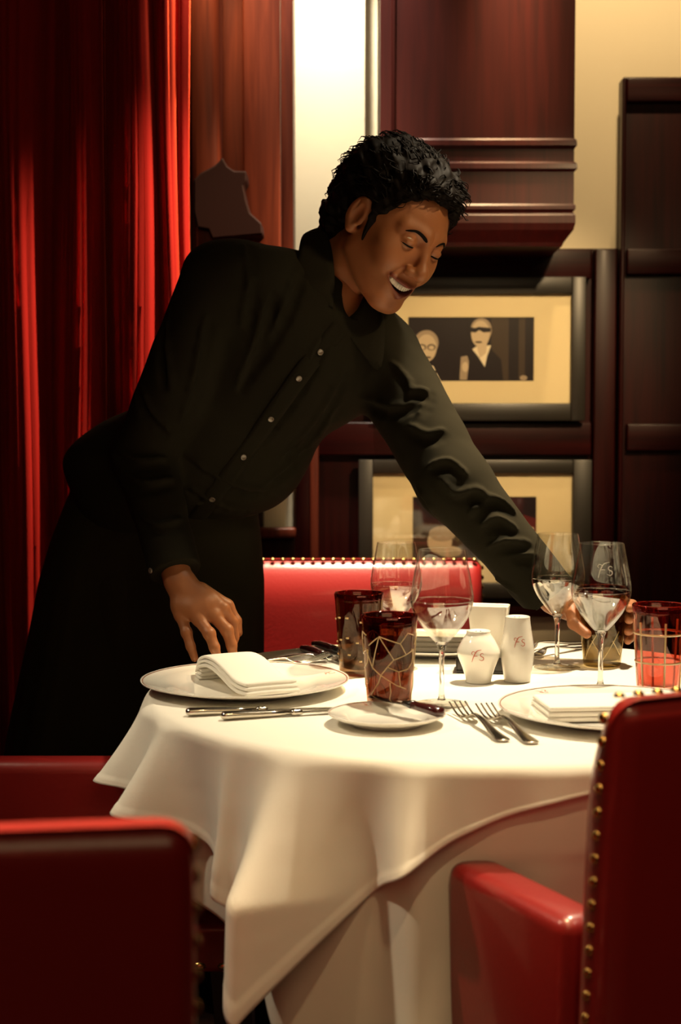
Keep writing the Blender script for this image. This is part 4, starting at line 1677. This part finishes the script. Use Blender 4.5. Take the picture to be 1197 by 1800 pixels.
def hit(px, py, f, y0=1.9):
    """Where the sight line through a photograph pixel meets the surface f = 0."""
    d = ray(px, py)
    d = d / np.linalg.norm(d)
    t = y0 / d[1]
    for _ in range(120):
        q = (np.array([0, 0, EYE_Z]) + d * t)
        v = float(f(q[None].astype(np.float32))[0])
        t += v * .8
        if abs(v) < 2e-4 or t > 3.2:
            break
    return q


def grad(q, f, e=.003):
    g_ = np.array([float(f((q + e * np.eye(3)[i])[None].astype(np.float32))[0] - f((q - e * np.eye(3)[i])[None].astype(np.float32))[0]) for i in range(3)])
    return g_ / (np.linalg.norm(g_) + 1e-9)


# folds: pixel polylines of raised creases (radius, how far they stand out)
FOLDS = [  # left sleeve
    ([(722, 748), (752, 764), (778, 756)], .010, .009), ([(757, 818), (790, 812), (818, 832)], .011, .0105),
    ([(780, 845), (800, 868), (836, 862), (858, 876)], .011, .0105), ([(826, 903), (856, 878), (884, 884), (905, 902)], .010, .011),
    ([(845, 925), (876, 912), (908, 930)], .010, .010), ([(858, 962), (892, 951), (930, 954)], .010, .010), ([(905, 972), (942, 976)], .009, .009),
    ([(712, 688), (748, 692), (735, 724)], .011, .0105), ([(690, 640), (716, 672), (722, 705)], .010, .009), ([(735, 860), (765, 905), (800, 950)], .012, .0075),
    ([(640, 700), (690, 716), (730, 705)], .012, .0075), ([(815, 985), (860, 1010), (905, 1040)], .011, .008),
    # chest and side
    ([(470, 520), (450, 600), (415, 680)], .014, .005), ([(560, 600), (520, 680), (455, 770)], .014, .004), ([(430, 430), (436, 500), (424, 570)], .010, .004),
    ([(600, 660), (560, 735), (500, 800)], .015, .005), ([(590, 720), (540, 790), (470, 850)], .014, .006), ([(330, 800), (400, 850), (470, 862)], .013, .005),
    ([(340, 860), (400, 896), (450, 900)], .011, .006), ([(520, 480), (490, 560), (440, 640)], .013, .004),
    # right sleeve
    ([(300, 520), (290, 600), (300, 680)], .013, .005), ([(245, 660), (262, 720), (300, 760)], .012, .006), ([(205, 790), (240, 810), (290, 806)], .011, .0105),
    ([(215, 830), (255, 850), (300, 842)], .010, .009), ([(250, 910), (280, 925), (318, 912)], .010, .005), ([(360, 560), (345, 650), (318, 740)], .012, .0075)]
fold_prims = []
vale_prims = []
for pl, r_, h_ in FOLDS:
    pl = catmull(pl, 3)
    hp, gp = [], []
    for x, y in pl:
        q = hit(x, y, shirt_base)
        if q[1] < 2.95:
            g_ = grad(q, shirt_base)
            hp.append(q - g_ * (r_ * .45 - h_ * .55))
            gp.append(g_)
    n_ = len(hp)
    for k in range(n_ - 1):
        e0 = math.sin(PI * (k + .3) / (n_ - .4)) ** .5
        e1 = math.sin(PI * min(1, (k + 1.3) / (n_ - .4))) ** .5 if k + 1 < n_ - 1 else .35
        a, b = hp[k], hp[k + 1]
        fold_prims.append((a, b, .45 * r_ * max(.4, e0), .45 * r_ * max(.35, e1)))
        # the hollow lying under each crease
        sd_ = np.cross((b - a) / (np.linalg.norm(b - a) + 1e-9), gp[k])
        if sd_[2] > 0:
            sd_ = -sd_
        o_ = sd_ * .0120 + gp[k] * .0052
        vale_prims.append((a + o_, b + o_, .48 * r_ * max(.4, e0), .48 * r_ * max(.35, e1)))


def shirt_sdf(p):
    d = shirt_base(p)
    near = np.abs(d) < .03
    if near.any():
        q = p[near]
        v = d[near]
        for a, b, ra, rb in fold_prims:
            m = np.abs(q - ((a + b) / 2).astype(np.float32)).max(1) < np.linalg.norm(b - a) / 2 + .035
            if m.any():
                v[m] = smin(v[m], rc(q[m], a, b, ra, rb), .010)
        for a, b, ra, rb in vale_prims:
            m = np.abs(q - ((a + b) / 2).astype(np.float32)).max(1) < np.linalg.norm(b - a) / 2 + .035
            if m.any():
                v[m] = smax(v[m], -rc(q[m], a, b, ra, rb), .012)
        v = v - .0020 * snoise(q, 30, 2) - .0009 * snoise(q, 75, 5)
        d[near] = v
    return d


Vs, Qs = nets(shirt_sdf, (-.66, 2.18, .84), (.46, 2.92, 1.52), .0030)
shirt = np_mesh('shirt', Vs, Qs, M['shirt'], man)

# placket strip and buttons down the front
plk = catmull([(596, 578), (560, 620), (525, 665), (475, 735), (427, 803), (372, 876), (345, 912)], 6)
pp, nn = [], []
for x, y in plk:
    q = hit(x, y, shirt_sdf)
    pp.append(q)
    nn.append(grad(q, shirt_base))
pp = np.array(pp)
nn = np.array(nn)
tg = np.gradient(pp, axis=0)
tg /= np.linalg.norm(tg, axis=1)[:, None]
sd = np.cross(tg, nn)
sd /= np.linalg.norm(sd, axis=1)[:, None]
vs, fs = [], []
offs = [(-.017, -.004), (-.016, .0012), (-.008, .0020), (.008, .0020), (.016, .0012), (.017, -.004)]
for i in range(len(pp)):
    for o, h_ in offs:
        vs.append(pp[i] + sd[i] * o + nn[i] * h_)
m_ = len(offs)
for i in range(len(pp) - 1):
    for k in range(m_ - 1):
        fs.append((i * m_ + k, i * m_ + k + 1, (i + 1) * m_ + k + 1, (i + 1) * m_ + k))
link_mesh('placket', vs, fs, M['shirt'], shirt)


def button(q, nrm, parent, r=.0055):
    V, F = lathe([(0, .0014), (r * .62, .0014), (r * .78, .0022), (r * .96, .0018), (r, .0008), (r, -.0006), (0, -.0006)], 20)
    R = Vector(nrm).to_track_quat('Z', 'Y').to_matrix()
    o = link_mesh('button', [R @ Vector(v) for v in V], F, M['button'], parent)
    o.location = tuple(map(float, q))
    return o


for x, y in ((562, 618), (525, 664), (476, 735), (427, 803), (373, 876)):
    q = hit(x, y, shirt_sdf)
    n_ = grad(q, shirt_base)
    button(q + n_ * .0026, n_, shirt)
for x, y in ((266, 1003), (248, 966)):
    q = hit(x, y, shirt_sdf)
    n_ = grad(q, shirt_base)
    button(q + n_ * .0012, n_, shirt, .0050)


# collar leaves
def leaf(inner, outer, lift=.010):
    a, b = catmull(inner, 5), catmull(outer, 5)
    n_ = min(len(a), len(b))
    vs, fs = [], []
    K = 7
    for i in range(n_):
        for k in range(K):
            t_ = k / (K - 1)
            q = a[i] * (1 - t_) + b[i] * t_
            vs.append(q + np.array([0, -1, .4]) * lift * math.sin(PI * t_ * .6 + .3) * .8)
    for i in range(n_ - 1):
        for k in range(K - 1):
            fs.append((i * K + k, i * K + k + 1, (i + 1) * K + k + 1, (i + 1) * K + k))
    o = link_mesh('collar', vs, fs, M['shirt'], shirt)
    so = o.modifiers.new('thickness', 'SOLIDIFY')
    so.thickness = .003
    so.offset = 0
    return o


def sp(x, y, off):
    q = hit(x, y, shirt_base)
    return q + grad(q, shirt_base) * off


leaf([P(580, 404, 2.545), P(572, 402, 2.50), P(583, 440, 2.455), P(588, 488, 2.425), P(586, 520, 2.44)],
     [P(560, 408, 2.56), P(534, 417, 2.50), P(524, 452, 2.455), P(512, 514, 2.43), P(586, 545, 2.43)])
leaf([P(640, 520, 2.475), P(628, 545, 2.46), P(610, 562, 2.45), P(598, 576, 2.45)],
     [P(668, 548, 2.50), P(676, 580, 2.485), P(664, 654, 2.465), P(612, 590, 2.45)])

# ---------------------------------------------------------------- apron, trousers, shoes
rows_ = [  # z, centre x, centre y, half width, half depth
    (1.075, -.330, 2.715, .163, .128), (1.045, -.334, 2.715, .168, .130), (1.00, -.342, 2.715, .180, .135), (.93, -.352, 2.715, .198, .140), (.85, -.362, 2.715, .212, .145),
    (.76, -.372, 2.715, .220, .146), (.66, -.385, 2.715, .230, .148), (.55, -.400, 2.715, .240, .148), (.42, -.412, 2.715, .246, .148), (.32, -.416, 2.715, .248, .148)]
R_ = np.array(rows_)
zz = np.linspace(1.075, .32, 56)
NA = 220
vs, fs = [], []
for j, z in enumerate(zz):
    cx_, cy_, hwid, hd = [np.interp(-z, -R_[:, 0], R_[:, k]) for k in (1, 2, 3, 4)]
    dn = np.clip((1.03 - z) / .6, 0, 1)
    for i in range(NA):
        a = 2 * PI * i / NA
        rip = 1 + dn * (.035 * math.sin(5 * a + .6) + .022 * math.sin(9 * a + 2.0 + z) + .012 * math.sin(17 * a + 3 * z))
        band = .004 if z > 1.025 else 0
        fold = .007 * math.exp(-((a - 4.15) / .05) ** 2) * dn
        ca, sa = math.cos(a), math.sin(a)
        x = cx_ + (hwid * rip + band + fold) * math.copysign(abs(ca) ** .85, ca)
        y = cy_ + (hd * rip + band + fold) * math.copysign(abs(sa) ** .85, sa)
        vs.append((x, y, z))
for j in range(len(zz) - 1):
    for i in range(NA):
        fs.append((j * NA + i, j * NA + (i + 1) % NA, (j + 1) * NA + (i + 1) % NA, (j + 1) * NA + i))
ap = link_mesh('apron', vs, fs, M['apron'], man)
so = ap.modifiers.new('thickness', 'SOLIDIFY')
so.thickness = .002
V, F = [], []
vs, fs = [], []
for j, z in enumerate((1.078, 1.074, 1.030, 1.026)):
    cx_, cy_, hwid, hd = [np.interp(-z, -R_[:, 0], R_[:, k]) for k in (1, 2, 3, 4)]
    e = .006 if j in (1, 2) else -.002
    for i in range(NA):
        a = 2 * PI * i / NA
        ca, sa = math.cos(a), math.sin(a)
        vs.append((cx_ + (hwid + e) * math.copysign(abs(ca) ** .85, ca), cy_ + (hd + e) * math.copysign(abs(sa) ** .85, sa), z))
for j in range(3):
    for i in range(NA):
        fs.append((j * NA + i, j * NA + (i + 1) % NA, (j + 1) * NA + (i + 1) % NA, (j + 1) * NA + i))
link_mesh('waistband', vs, fs, M['apron'], ap)


def trousers(p):
    d = np.full(len(p), 1e3, np.float32)
    for s, foot in ((1, np.array([-.43, 2.66, .09])), (-1, np.array([-.31, 2.82, .09]))):
        hip = WAIST + latw * .08 * s - np.array([0, 0, .16])
        knee = (hip + foot) / 2 + np.array([.03, -.02, .02])
        d = np.minimum(d, smin(rc(p, hip, knee, .085, .066), rc(p, knee, foot, .066, .052), .03))
    return np.maximum(d - .002 * snoise(p, 35, 3), .085 - p[:, 2])


Vt, Qt = nets(trousers, (-.62, 2.5, .06), (-.12, 3.0, 1.0), .006)
np_mesh('trousers', Vt, Qt, M['apron'], man)
for foot in (np.array([-.43, 2.66, 0]), np.array([-.31, 2.82, 0])):
    dirn = np.array([.80, -.60, 0])

    def shoe(p, foot=foot):
        d = rc(p, foot + [0, 0, .045], foot + dirn * .17 + [0, 0, .030], .045, .036)
        d = smin(d, rc(p, foot + [0, 0, .06], foot + [0, 0, .10], .042, .040), .02)
        return np.maximum(d, .001 - p[:, 2])
    a, b = np.minimum(foot, foot + dirn * .2) - .08, np.maximum(foot, foot + dirn * .2) + .08
    b[2] = .16
    a[2] = -.02
    Vo, Qo = nets(shoe, a, b, .005)
    np_mesh('shoe', Vo, Qo, M['black_wood'], man)
